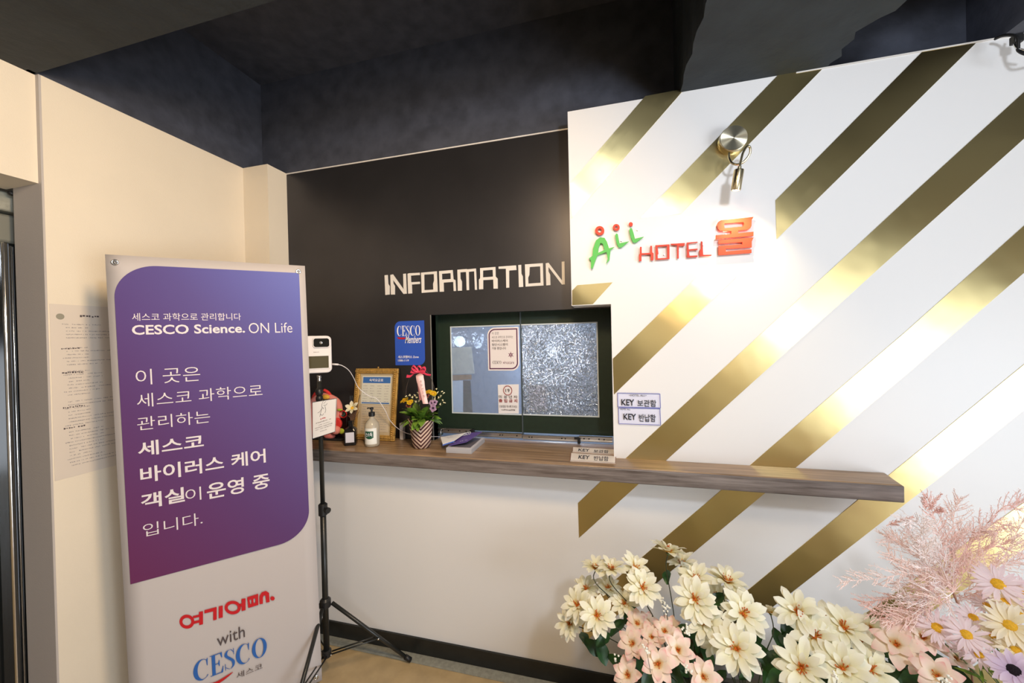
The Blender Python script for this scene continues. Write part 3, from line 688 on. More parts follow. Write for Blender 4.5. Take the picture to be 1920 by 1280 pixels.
for f in (.26, .40, .60, .72): scribble(bm, PLW, lu0+W_*.14, lu0+W_*.45, lv1-(lv1-lv0)*f, .007, .0019, .95, rn)
put('heading_print', bm, M_dark_print, ns)
put('emblem', lathe(bmesh.new(), [(.011, 0), (.011, .001)], PLW.at(lu0+W_*.14, lv1-.045, .001), 16, (1, 0, 0)), mat('grey_emblem', (.30, .28, .22, 1), .5), ns)

# ------------------------------------------------------------------ banner stand
bo = V((-1.6644, .9008, .3204+CAMZ)); by, bt, br = map(math.radians, (45.379, -.816, .812))
u_ = V((math.cos(by), math.sin(by), 0)); n_ = V((math.sin(by), -math.cos(by), 0)); v_ = V((0, 0, 1))*math.cos(bt)-n_*math.sin(bt)
U = u_*math.cos(br)+v_*math.sin(br); VV = -u_*math.sin(br)+v_*math.cos(br)
PN = Plane(bo, U, VV)
bs = empty('banner_stand', tuple(PN.at(.3, -1.85)*1.0), 'tall purple and white printed banner on a folding stand', 'banner')
bs.location.z = 0; ORG[bs.name] = V(bs.location)
bm = bmesh.new(); nu, nv = 12, 30
for j in range(nv+1):
    for i in range(nu+1):
        a, c = .6*i/nu, -1.8*j/nv
        bm.verts.new(PN.at(a, c, .0025*math.sin(a*9+1)*math.sin(c*3.1)*(1 if 0 < i < nu and 0 < j < nv else 0)))
bm.verts.ensure_lookup_table()
for j in range(nv):
    for i in range(nu):
        k = j*(nu+1)+i; bm.faces.new((bm.verts[k], bm.verts[k+nu+1], bm.verts[k+nu+2], bm.verts[k+1]))
sheet_o = put('banner_sheet', bm, M_vinyl, bs, smooth=True); md = sheet_o.modifiers.new('s', 'SOLIDIFY'); md.thickness = .001; md.offset = -1
# purple field
a0 = PN.uv(219, 620)[0]; a1 = PN.uv(561, 520)[0]; t0 = PN.uv(440, 506)[1]; b0 = PN.uv(246, 1094)[1]
lp = leaf_rect(a1-a0, t0-b0, .115, 16)
lp2 = []
for i in range(len(lp)):                                     # subdivide the long sides so the print lies on the rippled sheet
    p0, p1 = V(lp[i]), V(lp[(i+1) % len(lp)]); k = max(1, int((p1-p0).length/.06))
    for s in range(k): lp2.append(p0.lerp(p1, s/k))
vv, ff = loops_mesh([[lp2]])
put('purple_field', add_vf(bmesh.new(), vv, ff, lambda q_: PN.at(a0+q_.x, b0+q_.y, .0035)), M_purple, sheet_o)
def bl_text(items, m_, nm='lettering', h=.0045):
    for body, bl, tr_, bd in items: put('text_line', text_on(bmesh.new(), PN, body, bl, tr_, bd, h), m_, sheet_o)
bl_text([('세스코 과학으로 관리합니다', (248.6, 601.5), (451.6, 587), 0), ('CESCO Science.', (248.6, 627.8), (459, 607), .022), ('ON Life', (467, 624.8), (547.5, 604.5), -.006)], M_print_w)
bl_text([('이 곳은', (256, 722), (375, 686), -.006), ('세스코 과학으로', (258, 764), (491.5, 719.5), -.006), ('관리하는', (258.6, 807), (393.6, 768), -.006)], M_print_w)
bl_text([('세스코', (260, 856), (381.6, 812.5), .016), ('바이러스 케어', (264.5, 905.5), (497.5, 840), .016), ('객실', (265.6, 954.7), (346, 911.5), .02), ('이', (348.7, 941), (377, 911), -.006), ('운영 중', (389, 936), (505, 884.7), .016)], M_print_w)
bl_text([('입니다.', (269.6, 1006), (379.4, 958.5), -.006)], M_print_w)
kb = lambda p: PN.uv(200+p[0]/4.571, 1000+p[1]/4.571)
LG = [[ell(690,748,64,60,26), ell(690,748,38,33,20)], [[(740,700),(793,688),(793,665),(828,658),(828,770),(795,778),(795,756),(748,768),(752,744),(795,734),(795,708),(744,720)]],
 [[(840,650),(945,622),(945,730),(915,738),(915,660),(840,678)]], [[(962,618),(997,610),(997,712),(962,720)]],
 [ell(1082,628,70,58,26), ell(1082,628,43,32,20)], [[(1140,596),(1158,592),(1156,555),(1192,548),(1192,650),(1158,658),(1158,618),(1142,622)]],
 [[(1205,540),(1300,510),(1302,605),(1215,632)], [(1226,563),(1240,559),(1243,595),(1232,598)], [(1258,553),(1274,549),(1276,586),(1261,590)]],
 [[(1312,600),(1310,530),(1330,498),(1365,486),(1392,502),(1398,580),(1368,586),(1362,526),(1348,524),(1340,540),(1340,595)]], [ell(1422,550,19,18,16)]]
for g in LG:
    vv, ff = loops_mesh([[[kb(p) for p in lp] for lp in g]]); put('logo_piece', add_vf(bmesh.new(), vv, ff, lambda q_: PN.at(q_.x, q_.y, .0045)), M_logo_red, sheet_o)
bm = bmesh.new(); text_on(bm, PN, 'with', (.249, -1.486), (.337, -1.438), 0, .0045, px=False); text_on(bm, PN, '세스코', (444, 1271), (492, 1240.8), 0, .0045); put('grey_lettering', bm, M_dark_print, sheet_o)
bm = bmesh.new(); shapes_on(bm, PN, serif_word(), (.175, -1.592), (.407, -1.512), .0045, px=False); put('blue_logo', bm, M_logo_blue, sheet_o)
bm = bmesh.new(); p0 = PN.uv(372, 1284); p1 = PN.uv(405, 1279); p2_ = PN.uv(437, 1258)
vv, ff = loops_mesh([[varstroke(smooth_path([(*p0, 0), (*p1, 0), (*p2_, 0)], 6), [.002+.010*math.sin(math.pi*i/12) for i in range(13)])]]); add_vf(bm, vv, ff, lambda q_: PN.at(q_.x, q_.y, .0046)); put('swoosh', bm, M_red_print, sheet_o)
# eyelets, hooks and X frame
HK = [(.024, -.026), (.575, -.026), (.578, -1.775), (.024, -1.775)]
hub = PN.at(.30, -.95, -.16)
for a, c in HK:
    p = PN.at(a, c)
    e_ = put('eyelet', lathe(bmesh.new(), [(.010, -.001), (.010, .004), (.006, .005), (.006, -.001)], p, 20, PN.n), M_chrome, bs, smooth=True)
    put('hook', tube(bmesh.new(), [p+PN.n*.008, p-PN.n*.02], .004, 10), M_chrome, bs, smooth=True)
    put('arm', tube(bmesh.new(), smooth_path([p-PN.n*.018, p.lerp(hub, .5)-PN.n*.03, hub], 5), .004, 8), M_blackm, bs, smooth=True)
foot = V((hub.x-.10, hub.y+.12, .008))
put('pole', tube(bmesh.new(), [hub, V((hub.x, hub.y, .30)), V((hub.x, hub.y, .02))], .010, 12), M_blackm, bs, smooth=True)
put('hub', ball(bmesh.new(), hub, .024), M_black, bs, smooth=True)
for dx, dy in ((-.12, .10), (.12, .14), (-.02, -.14)):
    put('foot', tube(bmesh.new(), [V((hub.x, hub.y, .10)), V((hub.x+dx, hub.y+dy, .010))], .007, 8), M_blackm, bs, smooth=True)

# ------------------------------------------------------------------ thermometer on its tripod
TP = V((-1.27, 1.425, 0))
tp = empty('light_stand', tuple(TP), 'black tripod light stand carrying the white thermometer beside the banner', 'stand')
def vt(px, py, y=1.425): return onY(px, py, y)
ptop = V((-1.272, 1.425, 1.392)); pbot = V((TP.x, TP.y, .13))
put('lower_tube', tube(bmesh.new(), [pbot, V((TP.x, TP.y, .78))], .0125, 16), M_blackm, tp, smooth=True)
put('upper_tube', tube(bmesh.new(), [V((TP.x, TP.y, .76)), V((TP.x-.002, TP.y, 1.23)), ptop-V((0, 0, .03))], .0095, 16), M_blackm, tp, smooth=True)
cl = put('collar', lathe(bmesh.new(), [(.014, 0), (.019, .004), (.019, .050), (.014, .055)], (TP.x, TP.y, .755), 20), M_black, tp, smooth=False)
put('collar_knob', lathe(bmesh.new(), [(.006, 0), (.006, .012), (.013, .014), (.013, .024)], (TP.x+.015, TP.y-.004, .785), 14, (1, -.3, 0)), M_black, cl)
uh = put('leg_hub', lathe(bmesh.new(), [(.014, 0), (.023, .006), (.023, .036), (.015, .045)], (TP.x, TP.y, .335), 20), M_black, tp)
lh = put('brace_hub', lathe(bmesh.new(), [(.013, 0), (.020, .004), (.020, .028), (.013, .032)], (TP.x, TP.y, .112), 20), M_black, tp)
feet = [V((-.950, 1.600, .009)), V((-1.600, 1.590, .009)), V((-1.165, 1.055, .009))]
for ft in feet:
    d2 = (V((ft.x, ft.y, 0))-V((TP.x, TP.y, 0))).normalized(); s0 = V((TP.x, TP.y, .352))+d2*.028; sd = V((-d2.y, d2.x, 0))
    lg = put('leg', tube(bmesh.new(), [s0, ft], .0085, 10), M_blackm, tp, smooth=True)
    put('rubber_foot', tube(bmesh.new(), [s0.lerp(ft, .93), s0.lerp(ft, 1.0)+V((0, 0, .003))], .0115, 10), M_black, lg, smooth=True)
    mid = s0.lerp(ft, .58); b0_ = V((TP.x, TP.y, .125))+d2*.02
    for s in (-1, 1): put('brace', tube(bmesh.new(), [b0_+sd*.009*s, mid+sd*.009*s], .0033, 8), M_blackm, tp, smooth=True)
    put('rivet', lathe(bmesh.new(), [(.005, 0), (.004, .003), (.001, .004)], mid+sd*.0125*(-1 if sd.y > 0 else 1), 10, sd*(-1 if sd.y > 0 else 1)), M_chrome, tp, smooth=True)
    put('rivet', lathe(bmesh.new(), [(.004, 0), (.003, .003), (.001, .004)], b0_+sd*.0125*(-1 if sd.y > 0 else 1), 10, sd*(-1 if sd.y > 0 else 1)), M_chrome, tp, smooth=True)
put('spigot', lathe(bmesh.new(), [(.006, 0), (.008, .002), (.008, .014), (.006, .016), (.009, .020), (.009, .030)], ptop-V((0, 0, .032)), 18), M_chrome, tp, smooth=True)
put('clip', ball(bmesh.new(), V((TP.x, TP.y-.004, 1.315)), .017, (1, 1, 1.3)), M_black, tp, smooth=True)
put('clip', ball(bmesh.new(), V((TP.x, TP.y-.004, 1.285)), .016, (1, 1, 1.2)), M_black, tp, smooth=True)

# thermometer body: facing the camera
ty = math.radians(38)
TU = V((math.cos(ty), math.sin(ty), 0)); TT = V((0, 0, 1))
pr = onY(622.5, 698, 1.435)
PT = Plane(pr-TU*.126, TU, TT)
th = empty('thermometer', tuple(PT.at(.063, -.001)), 'white wall-type infrared thermometer with camera window on black stand', 'thermometer')
Mx = Matrix((( TU.x, -PT.n.x, 0, PT.o.x), (TU.y, -PT.n.y, 0, PT.o.y), (0, 0, 1, PT.o.z), (0, 0, 0, 1)))
M_dev = mat('device_white', (.72, .68, .68, 1), .35)
def rr_loop(w_, h_, r, n=5, x0=0, y0=0):
    L_ = []
    for cx_, cy_, s in ((w_-r, r, -90), (w_-r, h_-r, 0), (r, h_-r, 90), (r, r, 180)):
        for i in range(n+1): a = math.radians(s+90*i/n); L_.append((x0+cx_+r*math.cos(a), y0+cy_+r*math.sin(a)))
    return L_
HT = .166
body = put('body', prism(bmesh.new(), [PT.at(a, c, 0) for a, c in rr_loop(.126, HT, .02)], -PT.n*.030), M_dev, th, bev=.005, seg=3)
put('sensor_bump', prism(bmesh.new(), [PT.at(a, c, .0) for a, c in rr_loop(.070, .046, .012, 5, .052, .112)], PT.n*.006), M_dev, body, bev=.002)
put('sensor_window', prism(bmesh.new(), [PT.at(a, c, .006) for a, c in rr_loop(.062, .038, .009, 5, .056, .116)], PT.n*.001), M_glassdark, body)
put('lens', lathe(bmesh.new(), [(.007, 0), (.007, .001), (.004, .0015)], PT.at(.085, .135, .0072), 18, PT.n), M_chrome, body, smooth=True)
put('display', prism(bmesh.new(), [PT.at(a, c, -.001) for a, c in rr_loop(.100, .054, .003, 2, .014, .022)], PT.n*.0022), mat('amber_dark_display', (.075, .065, .035, 1), .10, spec=1.0), body)
bm = bmesh.new()
for q_ in ((.010, .018, .014, .080), (.114, .018, .118, .080), (.010, .076, .118, .080), (.010, .018, .118, .022)):
    prism(bm, [PT.at(a, c, .0) for a, c in rect_loop(*q_)], PT.n*.003)
put('display_frame', bm, M_dev, body)
bm = bmesh.new(); scribble(bm, PT, .055, .078, .090, .006, .0006, 1); put('maker_mark', bm, M_inkg, body)

# hanging card on the stand
cq = [onY(585.5, 753.5, 1.385), onY(631.5, 746, 1.41), onY(628.5, 809.5, 1.41), onY(586, 823, 1.385)]
cu_ = (cq[1]-cq[0]).normalized(); cv_ = (cq[0]-cq[3]).normalized()
PC = Plane(cq[3], (cq[2]-cq[3]), cv_)
hc = empty('hanging_card', tuple((cq[2]+cq[3])/2), 'small laminated instruction card with a hand sketch hung on the stand', 'card')
cw = (cq[2]-cq[3]).length; ch = (cq[0]-cq[3]).length
cs = put('card_face', prism(bmesh.new(), [p for p in cq], -PC.n*.0015), M_paper, hc)
bm = bmesh.new()
for i in range(4):
    a, c = cq[i], cq[(i+1) % 4]; ctr = sum(cq, V())/4; t = .03
    bm.faces.new([bm.verts.new(x+PC.n*.0006) for x in (a, c, c.lerp(ctr, t), a.lerp(ctr, t))])
put('border', bm, M_ink, cs)
def cst(pts, wd, h=.001):
    P_ = smooth_path([(a*cw, c*ch, 0) for a, c in pts], 4); return [varstroke(P_, [wd]*len(P_))]
vv, ff = loops_mesh([cst([(.52, .72), (.42, .80), (.48, .92), (.66, .96), (.70, .88), (.60, .80), (.50, .82)], .0014), cst([(.50, .86), (.60, .90), (.66, .86)], .0014),
    cst([(.44, .78), (.40, .68), (.36, .60), (.46, .56), (.50, .60)], .0014), cst([(.56, .78), (.60, .68), (.56, .60)], .0014), cst([(.24, .66), (.34, .68), (.42, .74)], .0014), cst([(.36, .60), (.33, .54)], .0014)])
put('hand_sketch', add_vf(bmesh.new(), vv, ff, lambda q_: PC.at(q_.x, q_.y, .0012)), M_ink, cs)
bm = bmesh.new(); scribble(bm, PC, cw*.36, cw*.60, ch*.45, .0065, .0012, 1); put('red_heading', bm, M_red_print, cs)
bm = bmesh.new()
for f, a, c, s in ((.38, .16, .82, .0052), (.31, .20, .78, .0038), (.25, .12, .88, .0046), (.20, .14, .84, .0038), (.13, .34, .64, .0034)): scribble(bm, PC, cw*a, cw*c, ch*f, s, .0012, .95)
put('small_print', bm, M_inkg, cs)

# white cable from the thermometer to the rail end
cab = [onY(624, 682.5, 1.44), onY(633, 683, 1.45), onY(643, 686, 1.47), onY(654, 694, 1.50), onY(663, 708, 1.54), onY(672, 726.5, 1.58), onY(690, 741, 1.61), onY(707, 748, 1.63), onY(722, 769, 1.66), onY(731, 787.5, 1.69), onY(747.5, 804, 1.72), onY(768.6, 813.7, 1.74), onY(800, 818, 1.755), onY(824, 818, 1.77)]
cbo = empty('charging_cable', tuple(cab[5]), 'thin white charging cable sagging from the thermometer to the ledge', 'cable')
put('wire', tube(bmesh.new(), smooth_path(cab, 6), .0019, 8), M_dev, cbo, smooth=True)
put('plug', tube(bmesh.new(), [cab[0]-V((.003, 0, 0)), cab[1]+V((.004, 0, -.0005))], .0042, 10), M_dev, cbo, smooth=True)
ww = [onY(822, 817, 1.80), onY(826, 816, 1.80), onY(827, 805, 1.81), onY(835, 803, 1.82)]
wo = put('bent_wire', tube(bmesh.new(), smooth_path(ww, 4), .0018, 8), M_chrome, None, smooth=True); tag(wo, 'small bent silver wire at the left end of the slide rail', 'wire')

# ------------------------------------------------------------------ things on the ledge
# gold price frame
fb = LT+.0005
fp = Plane(V((-1.338, 1.725, fb)), (V((-1.082, 1.718, fb))-V((-1.338, 1.725, fb))), V((0, .055, .372)))
FWd, FH = .262, .374
pf = empty('price_frame', tuple(fp.at(FWd/2, 0)), 'ornate gold picture frame with a blue headed price list on the ledge', 'picture frame')
M_gold = mat('gilt_frame', srgb(200, 158, 84), .40, .3, noise=.3, nscale=90, bump=.6, bscale=160)
bm = bmesh.new(); bw = .028
for q_ in ((0, 0, FWd, bw), (0, FH-bw, FWd, FH), (0, bw, bw, FH-bw), (FWd-bw, bw, FWd, FH-bw)):
    prism(bm, [fp.at(a, c, 0) for a, c in rect_loop(*q_)], fp.n*.014)
fr = put('frame_moulding', bm, M_gold, pf, bev=.003)
bm = bmesh.new(); nb = 26
for i in range(nb):
    for q_ in ((FWd*(i+.5)/nb, FH-bw*.55), (FWd*(i+.5)/nb, bw*.55)): ball(bm, fp.at(*q_, .016), .005, sub=1)
for i in range(34):
    for q_ in ((bw*.55, FH*(i+.5)/34), (FWd-bw*.55, FH*(i+.5)/34)): ball(bm, fp.at(*q_, .016), .005, sub=1)
o = put('beading', bm, M_gold, fr, smooth=True); o['kind'] = 'stuff'
put('backing', prism(bmesh.new(), [fp.at(a, c, .001) for a, c in rect_loop(bw*.8, bw*.8, FWd-bw*.8, FH-bw*.8)], fp.n*.004), mat('frame_mat_tan', (.52, .42, .27, 1), .6), pf)
pl = put('price_list', prism(bmesh.new(), [fp.at(a, c, .006) for a, c in rect_loop(.042, .185, FWd-.040, FH-.040)], fp.n*.0012), mat('list_paper', (.70, .69, .60, 1), .5), pf)
bm = bmesh.new(); prism(bm, [fp.at(a, c, .0073) for a, c in rect_loop(.048, FH-.078, FWd-.045, FH-.046)], fp.n*.0003); M_hb = mat('header_blue', srgb(60, 110, 180), .5); put('blue_header', bm, M_hb, pl)
put('blue_footer', prism(bmesh.new(), [fp.at(a, c, .0073) for a, c in rect_loop(.048, .188, FWd-.045, .194)], fp.n*.0003), M_hb, pl)
bm = bmesh.new(); text_on(bm, fp, '숙박요금표', (.088, FH-.070), (FWd-.088, FH-.054), .015, .0082, px=False); put('heading', bm, M_white_print, pl)
bm = bmesh.new()
for i in range(7):
    for c in range(4): scribble(bm, fp, .052+c*.044, .052+c*.044+.026, FH-.095-i*.0135, .004, .0078, .9)
put('small_print', bm, M_inkg, pl)
lw = put('lower_sheet', prism(bmesh.new(), [fp.at(a, c, .006) for a, c in rect_loop(.048, .044, FWd-.042, .182)], fp.n*.001), mat('tan_sheet', (.60, .50, .36, 1), .6), pf)
bm = bmesh.new()
for i in range(10): scribble(bm, fp, .056, FWd-.056, .168-i*.0125, .0035, .0076, .85)
put('small_print', bm, M_inkg, lw)
put('hanger', ball(bmesh.new(), fp.at(FWd/2, FH+.006, -.002), .005), M_gold, pf, smooth=True)

# small white upright block beside the frame
o = put('white_block', B(-1.070, -1.050, 1.748, 1.772, LT+.0005, LT+.088), M_dev, None, bev=.002); tag(o, 'narrow white upright block between gold frame and flower pot', 'block')

# reed diffuser
dc = V((-1.272, 1.628, LT+.0005))
rd = empty('reed_diffuser', tuple(dc), 'black square reed diffuser bottle with white label, sticks and flower', 'diffuser')
M_bottle = mat('black_bottle_glass', (.008, .008, .009, 1), .12, spec=.6)
Rz = Matrix.Translation(dc) @ Matrix.Rotation(math.radians(28), 4, 'Z')
def rrect(s, z, n=4, r=.008):
    return [Rz @ V((x-s, y-s, z)) for x, y in rr_loop(2*s, 2*s, min(r, s*.98), n)]
bm = bmesh.new(); rings = []
for s, z, r in ((.026, 0, .006), (.028, .003, .008), (.028, .072, .008), (.024, .082, .010), (.013, .090, .0125), (.010, .094, .0098), (.010, .112, .0098), (.012, .113, .0118), (.012, .120, .0118), (.008, .1205, .0078)):
    rings.append([bm.verts.new(p) for p in rrect(s, z, 4, r)])
for a, c in zip(rings, rings[1:]):
    n = len(a)
    for k in range(n): bm.faces.new((a[k], a[(k+1) % n], c[(k+1) % n], c[k]))
bm.faces.new(rings[0][::-1]); bm.faces.new(rings[-1])
put('bottle', bm, M_bottle, rd, smooth=False)
put('bottle_label', box(bmesh.new(), -.020, .020, -.0288, -.0280, .016, .066, Rz @ Matrix.Rotation(math.radians(0), 4, 'Z')), mat('label_lilac_white', (.62, .60, .66, 1), .5), rd)
for (px, py) in ((656.5, 742), (660, 741.5), (675, 740)):
    put('reed_stick', tube(bmesh.new(), [dc+V((0, 0, .05)), onY(px, py, 1.63)], .0016, 6), M_black, rd)
# diffuser flower
def petal_mesh(name, L_, W_, cup=.25, tipw=.0, curl=.15, nseg=7, peak=.58, tip=2.6, fold=.15):
    me = bpy.data.meshes.new(name); vs_, fs = [], []
    for i in range(nseg+1):
        t = i/nseg
        wd = W_*(.22+.78*min(1, t/peak)**.8)
        if t > peak: wd *= max(.16, 1-((t-peak)/(1-peak))**tip)
        z = cup*L_*math.sin(t*math.pi*.55)-curl*L_*t*t
        for s in (-1, -.5, 0, .5, 1):
            vs_.append((L_*t-(0 if abs(s) < .1 else .02*L_*abs(s)*t), wd*.5*s, z+fold*wd*(abs(s)-.5)*(1-t*.6)))
    for i in range(nseg):
        for k in range(4): a = i*5+k; fs.append((a, a+1, a+6, a+5))
    me.from_pydata(vs_, [], fs)
    for p in me.polygons: p.use_smooth = True
    return me
def petal_mat(name, stops, L_, rough=.55, transl=.25):
    mm = mat(name, stops[0][1], rough)
    N, L, b = nt(mm); tc = N.new('ShaderNodeTexCoord'); sp = N.new('ShaderNodeSeparateXYZ'); L.new(tc.outputs['Object'], sp.inputs[0])
    mr = N.new('ShaderNodeMath'); mr.operation = 'DIVIDE'; mr.inputs[1].default_value = L_; L.new(sp.outputs[0], mr.inputs[0])
    cr = N.new('ShaderNodeValToRGB'); L.new(mr.outputs[0], cr.inputs[0])
    cr.color_ramp.elements[0].position = stops[0][0]; cr.color_ramp.elements[0].color = stops[0][1]
    cr.color_ramp.elements[1].position = stops[-1][0]; cr.color_ramp.elements[1].color = stops[-1][1]
    for p, c in stops[1:-1]: e_ = cr.color_ramp.elements.new(p); e_.color = c
    # faint veins along the petal
    nz = N.new('ShaderNodeTexNoise'); mp = N.new('ShaderNodeMapping'); mp.inputs['Scale'].default_value = (10, 260, 10); L.new(tc.outputs['Object'], mp.inputs[0]); L.new(mp.outputs[0], nz.inputs['Vector']); nz.inputs['Scale'].default_value = 1.5
    mx = N.new('ShaderNodeMix'); mx.data_type = 'RGBA'; mx.blend_type = 'MULTIPLY'; mx.inputs['Factor'].default_value = .10; L.new(cr.outputs[0], mx.inputs['A']); L.new(nz.outputs['Fac'], mx.inputs['B'])
    L.new(mx.outputs['Result'], b.inputs['Base Color'])
    tr_ = N.new('ShaderNodeBsdfTranslucent'); L.new(cr.outputs[0], tr_.inputs[0]); ms = N.new('ShaderNodeMixShader'); ms.inputs[0].default_value = transl
    out = N['Material Output']; L.new(b.outputs[0], ms.inputs[1]); L.new(tr_.outputs[0], ms.inputs[2]); L.new(ms.outputs[0], out.inputs[0])
    return mm
PETALS = {}
def reg(kind, mm, variants):
    out = []
    for v_ in variants:
        me = petal_mesh(kind+'_petal', **v_); me.materials.append(mm); out.append(me)
    PETALS[kind] = out
CR = srgb(246, 242, 208); CRL = srgb(252, 250, 236); YE = srgb(236, 196, 84); OR = srgb(224, 128, 40)
# petal meshes have unit length; flowers scale them
reg('cream', petal_mat('cream_petal', [(0, OR), (.14, YE), (.38, CR), (1, CRL)], 1), [dict(L_=1, W_=.37, cup=.20, curl=.16, tip=3.4, peak=.62), dict(L_=1, W_=.34, cup=.32, curl=.10, tip=3.4, peak=.62), dict(L_=.94, W_=.39, cup=.12, curl=.22, tip=3.2, peak=.6)])
reg('peach', petal_mat('peach_petal', [(0, OR), (.16, srgb(246, 210, 130)), (.45, srgb(255, 242, 222)), (.82, srgb(254, 224, 212)), (1, srgb(244, 176, 172))], 1), [dict(L_=1, W_=.56, cup=.34, curl=.26, tip=2.6, peak=.56), dict(L_=.95, W_=.52, cup=.45, curl=.34, tip=2.6, peak=.56)])
reg('daisy', petal_mat('pink_daisy_petal', [(0, srgb(244, 214, 216)), (.2, srgb(255, 240, 244)), (.7, srgb(255, 240, 244)), (1, srgb(252, 222, 232))], 1, transl=.35), [dict(L_=1, W_=.20, cup=.10, curl=.10, nseg=5), dict(L_=.95, W_=.18, cup=.02, curl=.06, nseg=5)])
reg('yellowdaisy', petal_mat('buttery_daisy_petal', [(0, srgb(240, 180, 60)), (.25, srgb(254, 240, 200)), (1, srgb(255, 246, 228))], 1), [dict(L_=1, W_=.24, cup=.12, curl=.12, nseg=5)])
reg('purple', petal_mat('lilac_petal', [(0, srgb(100, 50, 110)), (.25, srgb(220, 196, 224)), (1, srgb(238, 220, 238))], 1), [dict(L_=1, W_=.36, cup=.10, curl=.12, nseg=4)])
reg('diff', petal_mat('ivory_petal', [(0, srgb(232, 200, 70)), (.35, srgb(240, 232, 190)), (1, srgb(244, 238, 220))], 1), [dict(L_=1, W_=.5, cup=.2, curl=.2)])
reg('pansyY', petal_mat('yellow_petal', [(0, srgb(190, 120, 10)), (1, srgb(226, 196, 30))], 1, transl=.1), [dict(L_=1, W_=.6, cup=.15, curl=.2, nseg=4)])
reg('pansyV', petal_mat('mauve_petal', [(0, srgb(80, 40, 70)), (.3, srgb(150, 110, 150)), (1, srgb(176, 150, 172))], 1, transl=.1), [dict(L_=1, W_=.95, cup=.1, curl=.2, nseg=4)])
reg('pansyR', petal_mat('maroon_petal', [(0, srgb(60, 20, 15)), (.5, srgb(110, 40, 25)), (1, srgb(150, 110, 90))], 1, transl=.1), [dict(L_=1, W_=.95, cup=.1, curl=.2, nseg=4)])
M_stamen = mat('orange_stamen', srgb(226, 120, 30), .6, noise=.5, nscale=3, col2=srgb(160, 60, 20))
M_disc = mat('yellow_disc', srgb(240, 182, 36), .7, noise=.25, nscale=18)
M_darkdisc = mat('dark_disc', srgb(40, 20, 40), .7, bump=1, bscale=30, dist=.02)
M_stem = mat('dark_stem', srgb(52, 58, 34), .6)
M_stem2 = mat('green_stem', srgb(92, 104, 58), .6)
def frame_from(n, spin=0.0):
    n = V(n).normalized(); q_ = n.to_track_quat('Z', 'Y'); return q_.to_matrix().to_4x4() @ Matrix.Rotation(spin, 4, 'Z')
def mk(name, me, parent, M_):
    o = bpy.data.objects.new(name, me); COL.objects.link(o); o.parent = parent; o.matrix_local = M_; return o
CEN = {}
def centre_mesh(kind):
    if kind in CEN: return CEN[kind]
    bm = bmesh.new()
    if kind == 'stamen':
        r_ = random.Random(2); ball(bm, (0, 0, .02), .10, (1, 1, .6), 1)
        for i in range(16):
            a = r_.uniform(0, 6.28); t = r_.uniform(.05, .22); tip = V((math.cos(a)*t, math.sin(a)*t, r_.uniform(.18, .34)))
            tube(bm, [V((tip.x*.35, tip.y*.35, .02)), tip], .012, 4); ball(bm, tip, .028, (1, 1, .8), 1)
        mm = M_stamen
    elif kind == 'disc': ball(bm, (0, 0, .04), .27, (1, 1, .42), 2); mm = M_disc
    else: ball(bm, (0, 0, .04), .30, (1, 1, .38), 2); mm = M_darkdisc
    me = bpy.data.meshes.new('flower_centre'); bm.to_mesh(me); bm.free(); me.materials.append(mm)
    for p in me.polygons: p.use_smooth = True
    CEN[kind] = me; return me
def calyx_mesh():
    if 'calyx' in CEN: return CEN['calyx']
    bm = bmesh.new(); lathe(bm, [(.02, -.14), (.06, -.10), (.13, -.02), (.10, .01)], (0, 0, 0), 10)
    me = bpy.data.meshes.new('flower'); bm.to_mesh(me); bm.free(); me.materials.append(M_stem2)
    for p in me.polygons: p.use_smooth = True
    CEN['calyx'] = me; return me
def flower(parent, pos, n, R_, kind, layers, centre='stamen', rnd=random, open_=1.0):
    """flower part (calyx) with petals and centre as sub-parts."""
    Mf = Matrix.Translation(V(pos)-origin(parent)) @ frame_from(n, rnd.uniform(0, 6.28)) @ Matrix.Diagonal((R_, R_, R_, 1))
    f = mk('flower', calyx_mesh(), parent, Mf)
    mk('flower_centre', centre_mesh(centre), f, Matrix.Identity(4))
    for li, (cnt, ln_, tilt) in enumerate(layers):
        for k in range(cnt):
            a = 2*math.pi*(k+.5*li)/cnt+rnd.uniform(-.09, .09)
            s = ln_*rnd.uniform(.92, 1.06)
            Mp = Matrix.Rotation(a, 4, 'Z') @ Matrix.Translation((.03, 0, .01*li)) @ Matrix.Rotation(-math.radians(tilt*open_+rnd.uniform(-7, 7)), 4, 'Y') @ Matrix.Rotation(rnd.uniform(-.12, .12), 4, 'X') @ Matrix.Diagonal((s, s, s, 1))
            mk('petal', rnd.choice(PETALS[kind]), f, Mp)
    return f
rf = random.Random(11)
flower(rd, onY(661, 765, 1.615), (.15, -.8, .45), .036, 'diff', [(6, 1, 20)], 'disc', rf)
bm = bmesh.new()
for i in range(60):
    a = rf.uniform(0, 6.28); r_ = rf.uniform(.1, 1); top_ = dc+V((.022+.030*r_*math.cos(a), .02*math.sin(a)*r_, .155+.05*rf.random()))
    tube(bm, [dc+V((0, 0, .11)), dc.lerp(top_, .8)+V((0, 0, .02)), top_], .0006, 3)
    for j in range(5):
        b_ = dc.lerp(top_, .75+.05*j)+V((0, 0, .01)); tube(bm, [b_, b_+V((rf.uniform(-.01, .01), rf.uniform(-.01, .01), rf.uniform(.002, .012)))], .0006, 3)
o = put('dried_twigs', bm, mat('dried_brown', srgb(120, 88, 66), .8), rd); o['kind'] = 'stuff'

